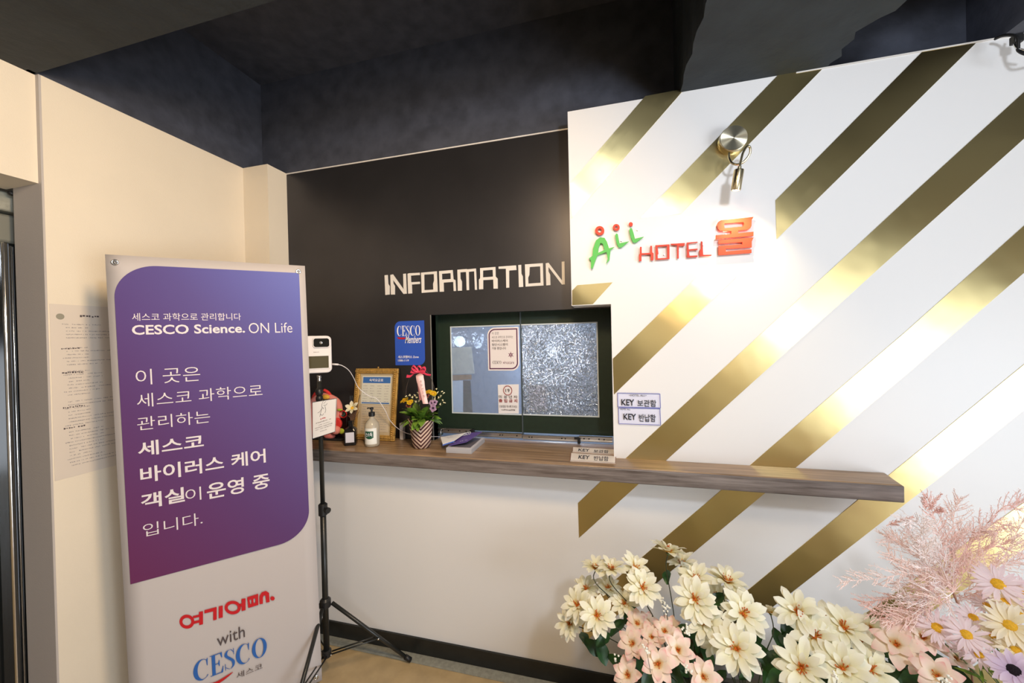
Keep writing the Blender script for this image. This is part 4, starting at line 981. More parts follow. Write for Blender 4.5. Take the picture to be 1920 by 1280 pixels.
# hand sanitiser
sc_ = V((-1.148, 1.628, LT+.0005))
hsn = empty('sanitiser_bottle', tuple(sc_), 'clear pump bottle of hand sanitiser with white and green label', 'bottle')
M_clear = mat('clear_gel_plastic', (.78, .72, .60, 1), .10, trans=.55, ior=1.35)
put('bottle', lathe(bmesh.new(), [(.030, 0), (.034, .003), (.0345, .010), (.0345, .098), (.031, .112), (.020, .127), (.012, .137), (.011, .150)], sc_, 32), M_clear, hsn, smooth=True)
bm = bmesh.new(); ln2 = []
for i in range(17):
    a = math.radians(-160+i*140/16+0); ln2.append((math.cos(a)*.0352, math.sin(a)*.0352))
vb = [[bm.verts.new(sc_+V((x, y, z))) for x, y in ln2] for z in (.014, .092)]
for k in range(16): bm.faces.new((vb[0][k], vb[0][k+1], vb[1][k+1], vb[1][k]))
lb_ = put('bottle_label', bm, mat('label_white', (.78, .78, .74, 1), .4), hsn, smooth=True)
def cyl_map(p, r=.0357):   # wraps flat x (arc length) around the bottle, facing the viewer
    a = math.radians(-82)+p[0]/r; return sc_+V((math.cos(a)*r, math.sin(a)*r, p[1]))
def cyl_put(nm, vv, ff, m_, r=.0357):
    bm = bmesh.new(); a = [bm.verts.new(cyl_map((q_.x, q_.y), r)) for q_ in vv]
    for f in ff: bm.faces.new([a[i] for i in f])
    return put(nm, bm, m_, lb_)
vv, ff = [], []
for i in range(8):
    x0, x1 = -.022+i*.0055, -.0165+i*.0055; o_ = len(vv)
    lo = .050-.010*math.sin(math.pi*(i+.5)/8*.9); vv += [V((x0, lo, 0)), V((x1, lo, 0)), V((x1, .078, 0)), V((x0, .078, 0))]; ff.append((o_, o_+1, o_+2, o_+3))
cyl_put('green_badge', vv, ff, mat('badge_green', srgb(30, 82, 62), .4))
vv, ff = text_mesh('손소독', .02); cyl_put('badge_text', [V((-.019+q_.x*.036, .052+q_.y*.020, 0)) for q_ in vv], ff, M_white_print, .0360)
put('pump_collar', lathe(bmesh.new(), [(.0135, 0), (.0150, .002), (.0150, .019), (.0125, .021)], sc_+V((0, 0, .146)), 28), M_black, hsn, smooth=False)
pm = put('pump_head', lathe(bmesh.new(), [(.005, 0), (.005, .012), (.009, .013), (.009, .021), (.006, .023)], sc_+V((0, 0, .167)), 20), M_black, hsn, smooth=False)
put('nozzle', tube(bmesh.new(), [sc_+V((.002, 0, .186)), sc_+V((-.016, -.008, .187)), sc_+V((-.019, -.009, .184))], .0032, 8), M_black, pm, smooth=True)

# colourful ornament behind the hanging card
orn = empty('felt_ornament', (-1.44, 1.68, LT), 'colourful pink and red felt ornament on ledge behind hanging card', 'ornament')
def oc(px, py, y=1.69): return onY(px, py, y)
M_pk = mat('pink_felt', srgb(226, 140, 128), .8, bump=.4, bscale=200); M_rd = mat('red_felt', srgb(214, 52, 48), .75, bump=.4, bscale=200)
M_yl = mat('yellow_felt', srgb(226, 172, 60), .8); M_lm = mat('lime_felt', srgb(176, 192, 62), .8); M_tl = mat('teal_felt', srgb(66, 104, 98), .8)
put('pink_loop', tube(bmesh.new(), smooth_path([oc(582, 820), oc(580, 780), oc(588, 752), oc(604, 742), oc(622, 746), oc(634, 756), oc(636, 775), oc(628, 790)], 5), .017, 10), M_pk, orn, smooth=True)
put('red_petal', tube(bmesh.new(), smooth_path([oc(608, 731), oc(615, 735), oc(621, 743), oc(626, 752)], 5), .008, 8), M_rd, orn, smooth=True)
put('red_petal', tube(bmesh.new(), smooth_path([oc(592, 736), oc(588, 744), oc(584, 754)], 5), .008, 8), M_rd, orn, smooth=True)
put('yellow_petal', ball(bmesh.new(), oc(611, 744, 1.67), .020, (1.2, .5, .7)), M_yl, orn, smooth=True)
put('red_disc', lathe(bmesh.new(), [(.030, 0), (.032, .004), (.032, .012), (.028, .016)], oc(632, 794, 1.68), 24, (0.1, -1, .1)), M_rd, orn, smooth=False)
put('pink_ball', ball(bmesh.new(), oc(630, 806, 1.66), .026, (1, .7, .9)), M_pk, orn, smooth=True)
put('pink_ball', ball(bmesh.new(), oc(618, 817, 1.68), .022, (1.6, .8, .7)), mat('dusky_pink_felt', srgb(196, 110, 104), .8), orn, smooth=True)
put('lime_leaf', ball(bmesh.new(), oc(640, 808, 1.67), .017, (1.1, .5, .9)), M_lm, orn, smooth=True)
put('lime_leaf', ball(bmesh.new(), oc(637, 768, 1.67), .012, (1.4, .5, .5)), M_lm, orn, smooth=True)
bm = bmesh.new(); cc = oc(643, 776, 1.68)
tube(bm, [cc+V((math.cos(a)*.022, 0, math.sin(a)*.018)) for a in [i*2*math.pi/18 for i in range(19)]], .0035, 6, cap=False); put('red_ring', bm, M_rd, orn, smooth=True)
put('teal_curl', tube(bmesh.new(), smooth_path([oc(631, 772), oc(637, 778), oc(644, 779), oc(646, 772)], 5), .004, 8), M_tl, orn, smooth=True)
put('black_base', box(bmesh.new(), -1.55, -1.36, 1.665, 1.765, LT+.0005, LT+.012), M_black, orn, bev=.003)
put('black_box', box(bmesh.new(), -1.405, -1.352, 1.70, 1.76, LT+.012, LT+.13), mat('dark_maroon_card', (.03, .01, .01, 1), .4), orn, bev=.002)

# striped flower pot
pc = V((-.888, 1.647, LT+.0005))
pot = empty('flower_pot', tuple(pc), 'zigzag striped paper pot of small garden flowers with red bow', 'plant')
M_chev = mat('chevron_paper', srgb(196, 170, 150), .7)
N, L, b = nt(M_chev); tc = N.new('ShaderNodeTexCoord'); sp = N.new('ShaderNodeSeparateXYZ'); L.new(tc.outputs['Object'], sp.inputs[0])
ab = N.new('ShaderNodeMath'); ab.operation = 'ABSOLUTE'; 
off = N.new('ShaderNodeMath'); off.operation = 'ADD'; off.inputs[1].default_value = .004; m1_ = N.new('ShaderNodeMath'); m1_.operation = 'MULTIPLY'; m1_.inputs[1].default_value = .88; L.new(sp.outputs[0], m1_.inputs[0]); m2_ = N.new('ShaderNodeMath'); m2_.operation = 'MULTIPLY_ADD'; m2_.inputs[1].default_value = .47; L.new(sp.outputs[1], m2_.inputs[0]); L.new(m1_.outputs[0], m2_.inputs[2]); L.new(m2_.outputs[0], off.inputs[0]); L.new(off.outputs[0], ab.inputs[0])
mu = N.new('ShaderNodeMath'); mu.operation = 'MULTIPLY'; mu.inputs[1].default_value = .95; L.new(ab.outputs[0], mu.inputs[0])
su = N.new('ShaderNodeMath'); su.operation = 'SUBTRACT'; L.new(sp.outputs[2], su.inputs[0]); L.new(mu.outputs[0], su.inputs[1])
sc2 = N.new('ShaderNodeMath'); sc2.operation = 'MULTIPLY'; sc2.inputs[1].default_value = 50; L.new(su.outputs[0], sc2.inputs[0])
frc = N.new('ShaderNodeMath'); frc.operation = 'FRACT'; L.new(sc2.outputs[0], frc.inputs[0])
gt = N.new('ShaderNodeMath'); gt.operation = 'GREATER_THAN'; gt.inputs[1].default_value = .52; L.new(frc.outputs[0], gt.inputs[0])
mx = N.new('ShaderNodeMix'); mx.data_type = 'RGBA'; mx.inputs['A'].default_value = srgb(206, 182, 164); mx.inputs['B'].default_value = srgb(74, 30, 32); L.new(gt.outputs[0], mx.inputs['Factor']); L.new(mx.outputs['Result'], b.inputs['Base Color'])
bm = bmesh.new(); rings = []; nn = 32
for j, (r_, z) in enumerate(((.034, 0), (.040, .004), (.046, .045), (.052, .085), (.060, .128), (.064, .140), (.058, .136), (.050, .10))):
    rg_ = []
    for k in range(nn):
        a = 2*math.pi*k/nn; fold = 1+.03*math.sin(5*a+j)+.02*math.sin(9*a); dz = (.012*math.sin(3*a+1)+.008*math.sin(7*a)) if j in (5, 6) else 0
        rg_.append(bm.verts.new(pc+V((math.cos(a)*r_*fold, math.sin(a)*r_*fold, z+dz-(.012 if j == 5 and abs(a-4.5) < .5 else 0)))))
    rings.append(rg_)
for a, c in zip(rings, rings[1:]):
    for k in range(nn): bm.faces.new((a[k], a[(k+1) % nn], c[(k+1) % nn], c[k]))
bm.faces.new(rings[0][::-1])
put('pot', bm, M_chev, pot, smooth=True)
put('soil', lathe(bmesh.new(), [(.050, 0), (.050, .006)], pc+V((0, 0, .108)), 20), mat('soil', (.03, .02, .012, 1), .9), pot)
def leaf_mesh(name, m_, L_=1, W_=.42, curl=.35, fold=.25):
    me = petal_mesh(name, L_, W_, cup=.15, curl=curl, nseg=6, fold=fold); me.materials.append(m_); return me
M_leafP = mat('bright_leaf', srgb(124, 158, 58), .42, noise=.4, nscale=3, col2=srgb(70, 108, 36)); M_leafD = mat('dark_leaf', srgb(44, 84, 36), .4, noise=.35, nscale=3, col2=srgb(24, 54, 26))
LP = leaf_mesh('leaf', M_leafP, W_=.40); LD = leaf_mesh('leaf', M_leafD, W_=.5, curl=.25); LD2 = leaf_mesh('leaf', M_leafD, W_=.62, curl=.45)
rp = random.Random(21)
for i in range(46):
    a = rp.uniform(0, 6.28); el_ = rp.uniform(-12, 66); s = rp.uniform(.065, .098)
    if math.cos(a-1.57) > .6: s *= .7
    M_ = Matrix.Translation(V((math.cos(a)*.018, math.sin(a)*.014, .128+.010*rp.random()))) @ Matrix.Rotation(a, 4, 'Z') @ Matrix.Rotation(-math.radians(el_), 4, 'Y') @ Matrix.Rotation(rp.uniform(-.5, .5), 4, 'X') @ Matrix.Diagonal((s, s, s, 1))
    mk('leaf', LP, pot, M_)
def pf_(px, py, y, n, r_, kind, cnt, til, cen): flower(pot, onY(px, py, y), n, r_, kind, [(cnt, 1, til)], cen, rp)
pf_(759, 751, 1.60, (-.3, -.5, .9), .022, 'pansyY', 12, 12, 'disc'); pf_(769, 754, 1.59, (.1, -.6, .8), .018, 'pansyY', 12, 12, 'disc')
pf_(804, 735, 1.62, (0, -.4, 1), .018, 'pansyY', 12, 12, 'disc'); pf_(812, 738, 1.61, (.4, -.5, .8), .018, 'pansyY', 12, 12, 'disc')
pf_(810, 755, 1.585, (.2, -1, .4), .016, 'pansyV', 5, 5, 'dark'); pf_(815, 754, 1.58, (.3, -1, .5), .014, 'pansyV', 5, 5, 'dark'); pf_(812, 765, 1.575, (.1, -1, .2), .017, 'pansyV', 5, 5, 'dark')
pf_(766, 760, 1.585, (-.1, -1, .3), .014, 'pansyR', 5, 5, 'dark'); pf_(800, 741, 1.61, (.1, -1, .5), .015, 'pansyR', 5, 5, 'dark')
bm = bmesh.new(); bs2 = bmesh.new()
for (px, py) in [(818, 730), (820, 736), (816, 742), (822, 745), (829, 733), (832, 737), (827, 743), (830, 750), (833, 755), (826, 757), (783, 737), (778, 741), (773, 744), (781, 745), (787, 742), (762, 742), (768, 740), (785, 751), (779, 753), (815, 747), (811, 742)]:
    b_ = onY(px, py, 1.615+rp.uniform(-.02, .02))
    tube(bs2, [pc+V((0, 0, .12)), b_], .0007, 3)
    for k in range(5): ball(bm, b_+V((rp.uniform(-.004, .004), rp.uniform(-.004, .004), rp.uniform(-.004, .004))), .0026, sub=1)
o = put('tiny_white_flowers', bm, mat('tiny_ivory', srgb(226, 218, 176), .7), pot); o['kind'] = 'stuff'
put('flower_stems', bs2, M_stem2, pot)['kind'] = 'stuff'
# handle hoop, bow and hanging ribbon
put('handle', tube(bmesh.new(), smooth_path([onY(761, 745, 1.645), onY(763, 722, 1.645), onY(772, 702, 1.645), onY(787, 689, 1.645), onY(802, 699, 1.645), onY(812, 718, 1.645), onY(815, 740, 1.645)], 6), .0013, 6), mat('wire_brown', srgb(80, 66, 58), .5), pot, smooth=True)
M_bow = mat('red_ribbon', srgb(216, 62, 92), .4); M_rib = mat('pink_ribbon', srgb(250, 206, 206), .5)
def ribbon(name, pts, wd, wdir, m_, parent, ws=None):
    P_ = smooth_path(pts, 5); bm = bmesh.new(); n = len(P_); prev = None
    for i, p in enumerate(P_):
        w_ = (wd if ws is None else np.interp(i/(n-1), np.linspace(0, 1, len(ws)), ws)); d = V(wdir).normalized()*w_/2
        cur = (bm.verts.new(p-d), bm.verts.new(p+d))
        if prev: bm.faces.new((prev[0], prev[1], cur[1], cur[0]))
        prev = cur
    o = put(name, bm, m_, parent, smooth=True); md = o.modifiers.new('s', 'SOLIDIFY'); md.thickness = .0006; return o
kn = onY(785, 697, 1.625)
bow = put('bow_knot', ball(bmesh.new(), kn, .006, (1, .7, .9)), M_bow, pot, smooth=True)
def lo(pts, w_=.012, ws=None): ribbon('bow_loop', [kn+V(p) for p in pts], w_, (.1, .6, .8), M_bow, bow, ws)
lo([(0, 0, 0), (-.018, 0, .014), (-.034, 0, .012), (-.040, -.004, .002), (-.024, -.006, -.002), (0, 0, 0)]); lo([(0, 0, 0), (-.006, 0, .022), (.006, -.004, .028), (.014, 0, .014), (0, 0, 0)], .010)
lo([(0, 0, 0), (-.012, -.004, .020), (-.026, -.004, .030), (-.034, -.004, .020), (-.018, -.008, .006), (0, 0, 0)], .010)
lo([(0, 0, 0), (.016, 0, .018), (.032, 0, .020), (.038, -.004, .006), (.020, -.006, .002), (0, 0, 0)], .012); lo([(0, 0, 0), (.02, 0, .008), (.034, 0, .002), (.024, -.006, -.006), (0, 0, 0)], .010)
ribbon('bow_tail', [kn, kn+V((-.020, -.002, -.004)), kn+V((-.042, -.004, -.020)), kn+V((-.062, -.006, -.020))], .012, (.1, .3, 1), M_bow, bow, [.006, .010, .016])
ribbon('bow_tail', [kn, kn+V((.022, -.002, -.002)), kn+V((.044, -.004, -.012)), kn+V((.066, -.006, -.014))], .010, (.1, .3, 1), M_bow, bow, [.006, .010, .008])
rb = [onY(788, 700, 1.615), onY(787, 706, 1.600), onY(790, 722, 1.590), onY(794, 740, 1.575), onY(798, 757, 1.565)]
rbo = ribbon('hanging_ribbon', rb, .03, (1, .25, 0), M_rib, pot, [.004, .036, .036, .028, .026, .024])
ribbon('hanging_ribbon', [onY(787, 702, 1.612), onY(788, 720, 1.60), onY(790, 738, 1.585), onY(791, 750, 1.578)], .026, (1, .25, 0), mat('dusky_ribbon', srgb(214, 140, 148), .5), pot, [.004, .026, .024, .022])
bm = bmesh.new(); bm2 = V((1, .25, 0)).normalized()
for i, (px, py) in enumerate(((789.5, 715), (791, 722), (792.5, 729), (794, 735), (795.5, 742))):
    p = onY(px, py, 1.583-i*.004); Pq = Plane(p, bm2, V((0, .1, 1))); vv, ff = text_mesh('축발전드림'[i]); add_vf(bm, vv, ff, lambda q_: Pq.at(q_.x*.010-.005, q_.y*.011-.005, .004))
put('ribbon_text', bm, M_dark_print, rbo)

# leaflets beside the pot
def corner(px, py, z): return onZ(px, py, z)
z0 = LT+.0005
bk = empty('leaflet_stack', tuple(corner(870, 840, z0)), 'block of pale grey leaflets stacked on the ledge by pot', 'leaflets')
q4 = [corner(836.6, 848.5, z0), corner(884, 851, z0), corner(909, 828.5, z0)]; q4.append(q4[0]+q4[2]-q4[1])
sh_ = mat('page_edges', (.50, .50, .54, 1), .6, noise=.3, nscale=2, stretch=(1, 1, 400))
put('pages', prism(bmesh.new(), q4, V((0, 0, .021))), sh_, bk)
tq = [p+V((0, 0, .0212)) for p in q4]
put('cover', prism(bmesh.new(), tq, V((0, 0, .001))), mat('leaflet_cover', (.62, .60, .64, 1), .4), bk)
ctr = sum(tq, V())/4
put('cover_picture', prism(bmesh.new(), [ctr+(p-ctr)*.80+V((0, 0, .0012)) for p in tq], V((0, 0, .0003))), mat('cover_grey', (.16, .15, .18, 1), .4), bk)
zz = z0+.024
lf = empty('purple_leaflet', tuple(corner(868, 826, zz)), 'purple folded leaflet lying tilted across the leaflet stack', 'leaflet')
a_, b_, c_, d_2 = onY(841, 836, 1.60), onY(875, 829, 1.62), onY(904, 809.5, 1.74), onY(868, 812.5, 1.74)
for p in (a_, b_, c_, d_2): p.z = max(p.z, zz+.002)
lo_ = put('leaflet_sheet', prism(bmesh.new(), [a_, b_, c_, d_2], V((0, 0, .0012))), mat('purple_leaflet_print', srgb(92, 70, 140), .4), lf)
nrm = (b_-a_).cross(d_2-a_).normalized(); nrm = nrm if nrm.z > 0 else -nrm
PQ = Plane(a_+nrm*.002, (b_-a_), (d_2-a_)-(b_-a_).normalized()*((d_2-a_).dot((b_-a_).normalized())))
bm = bmesh.new(); text_on(bm, PQ, 'CESCO', (.045, .09), (.095, .13), .02, .001, px=False); scribble(bm, PQ, .02, .09, .02, .008, .001); put('lettering', bm, M_white_print, lo_)
lf2 = empty('white_leaflet', tuple(onY(850, 822, 1.68)), 'white folded leaflet propped open left of the purple leaflet', 'leaflet')
a_, b_, c_, d_2 = onY(830, 833, 1.60), onY(852, 826, 1.63), onY(874, 811.5, 1.72), onY(826, 819.5, 1.70)
lo2 = put('leaflet_sheet', prism(bmesh.new(), [a_, b_, c_, d_2], V((0, .0005, .0012))), M_paper, lf2)
nrm = (b_-a_).cross(d_2-a_).normalized(); nrm = nrm if nrm.z > 0 else -nrm
PQ = Plane(d_2, (c_-d_2), nrm.cross((c_-d_2).normalized())); bm = bmesh.new()
for i in range(4): scribble(bm, PQ, .02+.01*i, .10-.002*i, -.012-.010*i, .004, .0035)
put('small_print', bm, M_inkg, lo2)
put('blue_edge', prism(bmesh.new(), [a_, a_+V((0, 0, -.006)), b_+V((0, 0, -.006)), b_], V((0, -.001, 0))), mat('leaflet_edge_blue', srgb(60, 90, 170), .5), lo2)

# ------------------------------------------------------------------ artificial flowers
toc = lambda p: (C0-p).normalized()
def fl(bunch, px, py, y, rpx, kind, n_add=(0, 0, 0), up_=.35, cen='stamen', layers=None):
    p = onY(px, py, y); dpt = (p-C0).dot(Fw); R_ = rpx*dpt/FPX*1.04
    t = toc(p); n = t*(1-up_)+V((0, 0, up_))+V(n_add)
    layers = layers or {'cream': [(10, 1, 4), (9, .92, 20), (6, .60, 40)], 'peach': [(7, 1, 16), (5, .85, 34)], 'daisy': [(15, 1, 4), (13, .92, 14)], 'yellowdaisy': [(13, 1, 5), (11, .9, 16)], 'purple': [(12, 1, 4), (10, .92, 14)]}[kind]
    flower(bunch, p, n, R_, kind, layers, cen, rf)
    return p, R_, V(n).normalized()
def stem_to(bunch, root, p, n, r_=.0016, m_=M_stem):
    q1 = p-n*.05; mid = root.lerp(q1, .6)+V((0, 0, .03))
    return put('stem', tube(bmesh.new(), smooth_path([root, mid, q1, p-n*.004], 5), r_, 6), m_, bunch, smooth=True)
def leaves_at(bunch, pts, me_list, smin=.05, smax=.085):
    for px, py, y in pts:
        p = onY(px, py, y); a = rf.uniform(0, 6.28); s = rf.uniform(smin, smax)
        n = (toc(p)+V((rf.uniform(-.6, .6), rf.uniform(-.3, .3), rf.uniform(.0, .8)))).normalized()
        M_ = Matrix.Translation(p-origin(bunch)) @ frame_from(n, a) @ Matrix.Translation((-s*.5, 0, 0)) @ Matrix.Diagonal((s, s, s, 1))
        mk('leaf', rf.choice(me_list), bunch, M_)
def bunch(name, root, label, flowers, kind, leaves, cat='flowers', cen='stamen', stem_m=M_stem, leaf_me=(LD, LD2), lmin=.05, lmax=.085):
    b_ = empty(name, tuple(root), label, cat, 'artificial flower bunches by the wall')
    for it in flowers:
        px, py, y, rp_ = it[:4]; up_ = it[4] if len(it) > 4 else .35; na = it[5] if len(it) > 5 else (0, 0, 0); kd = it[6] if len(it) > 6 else kind; ce = it[7] if len(it) > 7 else cen
        p, R_, n = fl(b_, px, py, y, rp_, kd, na, up_, ce)
        stem_to(b_, V(root), p, n, m_=stem_m)
    leaves_at(b_, leaves, list(leaf_me), lmin, lmax)
    return b_
R1 = V((.22, 1.36, .33)); R2 = V((.40, 1.30, .33)); R3 = V((.66, 1.26, .33)); R4 = V((.30, 1.20, .33)); R5 = V((.86, 1.22, .33)); R6 = V((1.10, 1.25, .33))
bunch('cream_flower_bunch', R1, 'leftmost bunch of cream dahlia-like flowers leaning against the white wall', [
 (1120, 1154, 1.27, 35, .10), (1084, 1135, 1.31, 31, .25, (-.3, 0, 0)), (1070, 1169, 1.33, 28, .1, (-.5, 0, 0)), (1204, 1102, 1.32, 34, .3, (.2, 0, 0)), (1171, 1132, 1.35, 27, .4),
 (1117, 1066, 1.36, 27, .85, (0, .2, 0)), (1146, 1068, 1.34, 30, .85, (0, .1, 0)), (1191, 1066, 1.37, 29, .65, (.3, 0, 0)), (1098, 1104, 1.40, 26, .7), (1140, 1102, 1.40, 24, .6), (1253, 1036, 1.37, 36, .95, (.2, .35, 0))], 'cream',
 [(1130, 1198, 1.30), (1112, 1212, 1.31), (1128, 1218, 1.30), (1158, 1176, 1.34), (1180, 1150, 1.38), (1096, 1196, 1.35), (1250, 1080, 1.40)])
bunch('cream_flower_bunch', R2, 'tall middle bunch of cream flowers in front of lowest gold strips', [
 (1304, 1085, 1.36, 33, .55), (1303, 1124, 1.28, 40, .12), (1362, 1092, 1.36, 38, .75, (.2, .1, 0)), (1322, 1166, 1.26, 38, .2), (1392, 1150, 1.28, 42, .15, (.35, 0, 0)),
 (1380, 1216, 1.20, 45, .15), (1445, 1150, 1.38, 24, .5, (.2, .9, 0)), (1280, 1058, 1.42, 28, .7, (-.2, .2, 0)), (1345, 1120, 1.40, 28, .6), (1340, 1205, 1.30, 28, .4)], 'cream',
 [(1345, 1122, 1.36), (1340, 1140, 1.36), (1310, 1200, 1.34), (1325, 1225, 1.3), (1430, 1225, 1.32), (1445, 1240, 1.3), (1420, 1200, 1.36), (1300, 1240, 1.32), (1440, 1268, 1.28), (1350, 1270, 1.25), (1290, 1185, 1.4), (1400, 1265, 1.25), (1460, 1200, 1.38), (1320, 1265, 1.3)])
bunch('cream_flower_bunch', R3, 'low right bunch of cream flowers between tall cream and peach bunches', [
 (1495, 1148, 1.30, 42, .3), (1528, 1194, 1.26, 44, .3), (1582, 1178, 1.28, 42, .45, (.2, 0, 0)), (1503, 1252, 1.18, 48, .12), (1580, 1254, 1.19, 46, .3), (1632, 1256, 1.22, 40, .3, (.2, 0, 0)),
 (1546, 1160, 1.36, 32, .6), (1612, 1206, 1.32, 36, .6, (.4, 0, 0)), (1630, 1180, 1.38, 28, .7)], 'cream',
 [(1480, 1200, 1.34), (1540, 1230, 1.3), (1600, 1225, 1.3), (1465, 1235, 1.3), (1545, 1275, 1.25), (1655, 1220, 1.33), (1680, 1245, 1.33), (1475, 1175, 1.38), (1610, 1275, 1.3), (1690, 1270, 1.3), (1665, 1200, 1.38), (1455, 1272, 1.24), (1530, 1262, 1.28)])
bunch('peach_flower_bunch', R4, 'bunch of peach pink lily flowers low in front of cream bunches', [
 (1187, 1207, 1.22, 29, .2, (-.2, 0, 0)), (1233, 1244, 1.16, 34, .1), (1270, 1220, 1.19, 32, .2, (.2, 0, 0)), (1246, 1184, 1.26, 25, .4), (1222, 1196, 1.25, 24, .3), (1195, 1170, 1.30, 24, .5), (1178, 1266, 1.18, 28, .2, (-.3, 0, 0)),
 (1318, 1270, 1.16, 34, .2, (.2, 0, 0)), (1258, 1176, 1.32, 22, .6), (1214, 1168, 1.34, 20, .6)], 'peach',
 [(1200, 1235, 1.28), (1255, 1262, 1.24), (1215, 1270, 1.22), (1280, 1255, 1.26), (1160, 1240, 1.28), (1290, 1225, 1.3), (1270, 1275, 1.2)])
bunch('peach_flower_bunch', R5, 'bunch of peach pink lily flowers between cream flowers and daisies', [
 (1680, 1210, 1.24, 42, .3), (1729, 1196, 1.25, 34, .3, (.2, 0, 0)), (1757, 1268, 1.16, 40, .2), (1704, 1172, 1.30, 28, .5, (-.2, 0, 0)), (1790, 1236, 1.26, 26, .4, (.3, 0, 0)), (1720, 1248, 1.25, 26, .4)], 'peach',
 [(1700, 1250, 1.3), (1725, 1225, 1.32), (1665, 1255, 1.28), (1710, 1275, 1.22), (1740, 1230, 1.34), (1790, 1265, 1.3)])
bunch('daisy_bunch', R6, 'bunch of pale pink and yellow daisies with yellow centres', [
 (1757, 1177, 1.22, 32, .35), (1812, 1190, 1.18, 32, .35), (1825, 1158, 1.26, 27, .5), (1871, 1095, 1.24, 36, .35), (1914, 1108, 1.24, 28, .3), (1863, 1192, 1.20, 25, .3, (0, 0, 0), 'yellowdaisy'), (1893, 1172, 1.16, 38, .2, (0, 0, 0), 'yellowdaisy'),
 (1836, 1228, 1.16, 25, .3), (1886, 1128, 1.22, 26, .6, (0, 0, 0), 'yellowdaisy'), (1906, 1220, 1.14, 30, .4, (0, 0, 0), 'yellowdaisy'), (1901, 1257, 1.08, 34, .2, (0, 0, 0), 'purple', 'dark'), (1806, 1216, 1.22, 22, .5), (1912, 1148, 1.25, 26, .5), (1850, 1135, 1.3, 22, .6)], 'daisy',
 [(1860, 1250, 1.18), (1840, 1262, 1.18), (1875, 1230, 1.2), (1820, 1262, 1.2), (1885, 1262, 1.15), (1845, 1205, 1.25), (1912, 1185, 1.25), (1898, 1205, 1.2)], cen='disc', stem_m=M_stem2, leaf_me=(leaf_mesh('leaf', M_leafP, W_=.16),), lmin=.035, lmax=.06)
# wiry baby's-breath sprays through the bunches
gp = empty('babys_breath', (.6, 1.25, .35), 'tiny white baby breath sprigs poking between the cream and peach flowers', 'flowers')
bm = bmesh.new(); bs3 = bmesh.new()
for (px, py, y) in [(1212, 1216, 1.12), (1248, 1136, 1.28), (1250, 1144, 1.28), (1292, 1255, 1.1), (1288, 1185, 1.2), (1284, 1176, 1.2), (1155, 1233, 1.2), (1765, 1275, 1.1), (1772, 1270, 1.1), (1242, 1126, 1.3), (1570, 1268, 1.12)]:
    b_ = onY(px, py, y); tube(bs3, [V((.5, 1.25, .35)).lerp(b_, .0) if False else V((b_.x*.9+.05, b_.y+.04, .36)), b_], .0008, 3)
    for k in range(7): ball(bm, b_+V((rf.uniform(-.010, .010), rf.uniform(-.006, .006), rf.uniform(-.010, .010))), .0034, sub=1)
put('blossom', bm, mat('tiny_white', srgb(240, 238, 226), .7), gp)['kind'] = 'stuff'
put('sprig_stems', bs3, M_stem, gp)['kind'] = 'stuff'

# feathery pink plumes
pg = empty('feathery_plume', (1.02, 1.38, .33), 'feathery pale pink artificial grass plumes behind the daisies by wall', 'plant')
M_pl = [mat('pale_pink_plume', srgb(252, 226, 218), .75), mat('dusty_pink_plume', srgb(250, 214, 206), .75), mat('whitish_pink_plume', srgb(254, 242, 240), .75)]
rq = random.Random(9)
def thin(vs_, fs, p, q_, r0, r1):
    t = (q_-p).normalized(); a = t.orthogonal().normalized(); b_ = t.cross(a); o_ = len(vs_)
    for pt, r_ in ((p, r0), (q_, r1)):
        for k in range(3): vs_.append(pt+(a*math.cos(2.094*k)+b_*math.sin(2.094*k))*r_)
    for k in range(3): fs.append((o_+k, o_+(k+1) % 3, o_+3+(k+1) % 3, o_+3+k))
def plume(pts, spread, m_, nt_=46):
    P_ = smooth_path(pts, 8); vs_, fs = [], []; n = len(P_)
    for i in range(n-1): thin(vs_, fs, P_[i], P_[i+1], .0013*(1-.6*i/n), .0013*(1-.6*(i+1)/n))
    for j in range(nt_):
        f = .12+.88*j/nt_; i = min(int(f*(n-1)), n-2); p = P_[i].lerp(P_[i+1], f*(n-1)-i); t = (P_[i+1]-P_[i]).normalized()
        rv = V((rq.gauss(0, 1), rq.gauss(0, .6), rq.gauss(0, 1))); rv = (rv-t*rv.dot(t)).normalized()
        ln_ = spread*rq.uniform(.5, 1.1)*(1.05-.75*f)
        d = (rv*.75+t*.75).normalized(); q_ = p+d*ln_*.5+V((0, 0, -.0)); q2 = q_+(d+t*.5).normalized()*ln_*.5
        thin(vs_, fs, p, q_, .0009, .0008); thin(vs_, fs, q_, q2, .0008, .0005)
        for s in range(12):
            g = s/12; b_ = p.lerp(q_, g*2) if g < .5 else q_.lerp(q2, g*2-1)
            r2 = V((rq.gauss(0, 1), rq.gauss(0, 1), rq.gauss(0, 1))).normalized()
            thin(vs_, fs, b_, b_+(r2*.8+d*.8).normalized()*ln_*.22*(1.1-g*.6), .00065, .0004)
    me = bpy.data.meshes.new('frond'); me.from_pydata([v_-origin(pg) for v_ in vs_], [], fs); me.materials.append(m_)
    o = bpy.data.objects.new('frond', me); COL.objects.link(o); o.parent = pg; ORG[o.name] = origin(pg)
A = V((1.02, 1.38, .33)); J = onY(1787, 1110, 1.30)
put('main_stem', tube(bmesh.new(), smooth_path([A, onY(1808, 1170, 1.30), onY(1795, 1130, 1.30), J], 5), .0026, 8), mat('dry_stem', srgb(168, 122, 100), .7), pg, smooth=True)
J2 = onY(1740, 1140, 1.32)
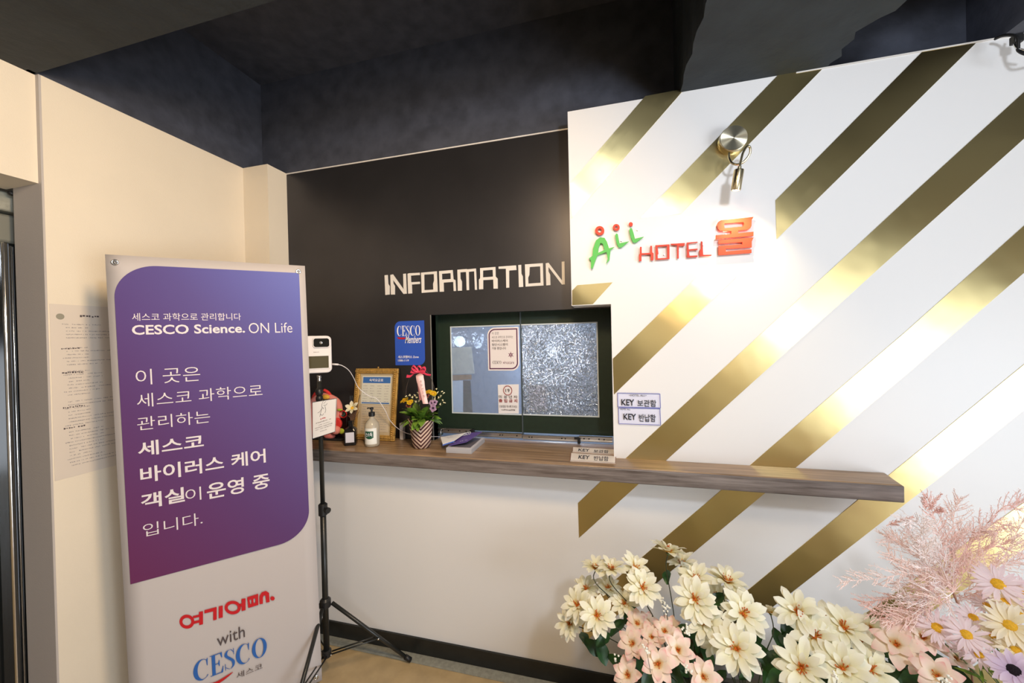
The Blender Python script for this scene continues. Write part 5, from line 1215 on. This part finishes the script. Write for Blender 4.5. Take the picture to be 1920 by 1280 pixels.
for ends, y1, m_i in ((((1770, 1090), (1745, 1050), (1722, 1020), (1700, 995)), 1.34, 0), (((1760, 1085), (1705, 1075), (1640, 1085), (1575, 1090)), 1.28, 0), (((1750, 1100), (1700, 1110), (1650, 1125), (1612, 1128)), 1.30, 1),
    (((1775, 1070), (1765, 1010), (1750, 965), (1738, 930)), 1.36, 1), (((1780, 1060), (1785, 1000), (1790, 960), (1800, 935)), 1.38, 0), (((1765, 1060), (1735, 1000), (1710, 975), (1698, 985)), 1.32, 2), (((1740, 1060), (1730, 1030), (1725, 1000), (1738, 975)), 1.28, 2),
    (((1815, 1060), (1850, 1030), (1885, 1020), (1925, 1012)), 1.34, 1), (((1820, 1080), (1865, 1060), (1905, 1050), (1940, 1040)), 1.32, 0), (((1805, 1040), (1830, 1000), (1865, 980), (1900, 990)), 1.40, 1), (((1790, 1040), (1800, 1005), (1835, 990), (1860, 1000)), 1.38, 0),
    (((1760, 1075), (1700, 1030), (1680, 1015), (1662, 1008)), 1.34, 0), (((1740, 1110), (1700, 1145), (1665, 1150), (1632, 1148)), 1.26, 1), (((1800, 1050), (1870, 960), (1905, 945), (1935, 935)), 1.42, 1), (((1775, 1095), (1720, 1095), (1690, 1060), (1665, 1035)), 1.30, 0),
    (((1830, 1100), (1880, 1045), (1905, 1000), (1925, 960)), 1.30, 0), (((1805, 1120), (1840, 1110), (1875, 1130), (1900, 1140)), 1.34, 1), (((1760, 1130), (1720, 1150), (1690, 1160), (1660, 1166)), 1.24, 0), (((1770, 1120), (1735, 1120), (1710, 1130), (1680, 1105)), 1.26, 2)):
    plume([J, *[onY(a, c, y1) for a, c in ends]], .095, M_pl[m_i], 48)
# leafy brush tips at the top of the plumes
for (x0, y0, x1, y1) in ((1735, 955, 1732, 925), (1738, 958, 1765, 925), (1662, 985, 1712, 968), (1757, 962, 1765, 952)):
    plume([onY(x0, y0, 1.36), onY((x0+x1)/2, (y0+y1)/2, 1.35), onY(x1, y1, 1.34)], .018, M_pl[1], 50)
# low planter that holds the bunches, below the picture
ptr = empty('planter_box', (.68, 1.30, 0), 'long dark planter box holding the artificial flower bunches', 'planter')
bm = bmesh.new()
for q_ in ((.05, 1.32, 1.14, 1.16), (.05, 1.32, 1.42, 1.44), (.05, .07, 1.16, 1.42), (1.30, 1.32, 1.16, 1.42)): box(bm, q_[0], q_[1], q_[2], q_[3], 0.001, .34)
put('planter_side', bm, M_base, ptr); put('planter_fill', B(.07, 1.30, 1.16, 1.42, .001, .325), mat('dark_moss', srgb(40, 46, 26), .9, bump=1, bscale=60, dist=.01), ptr)
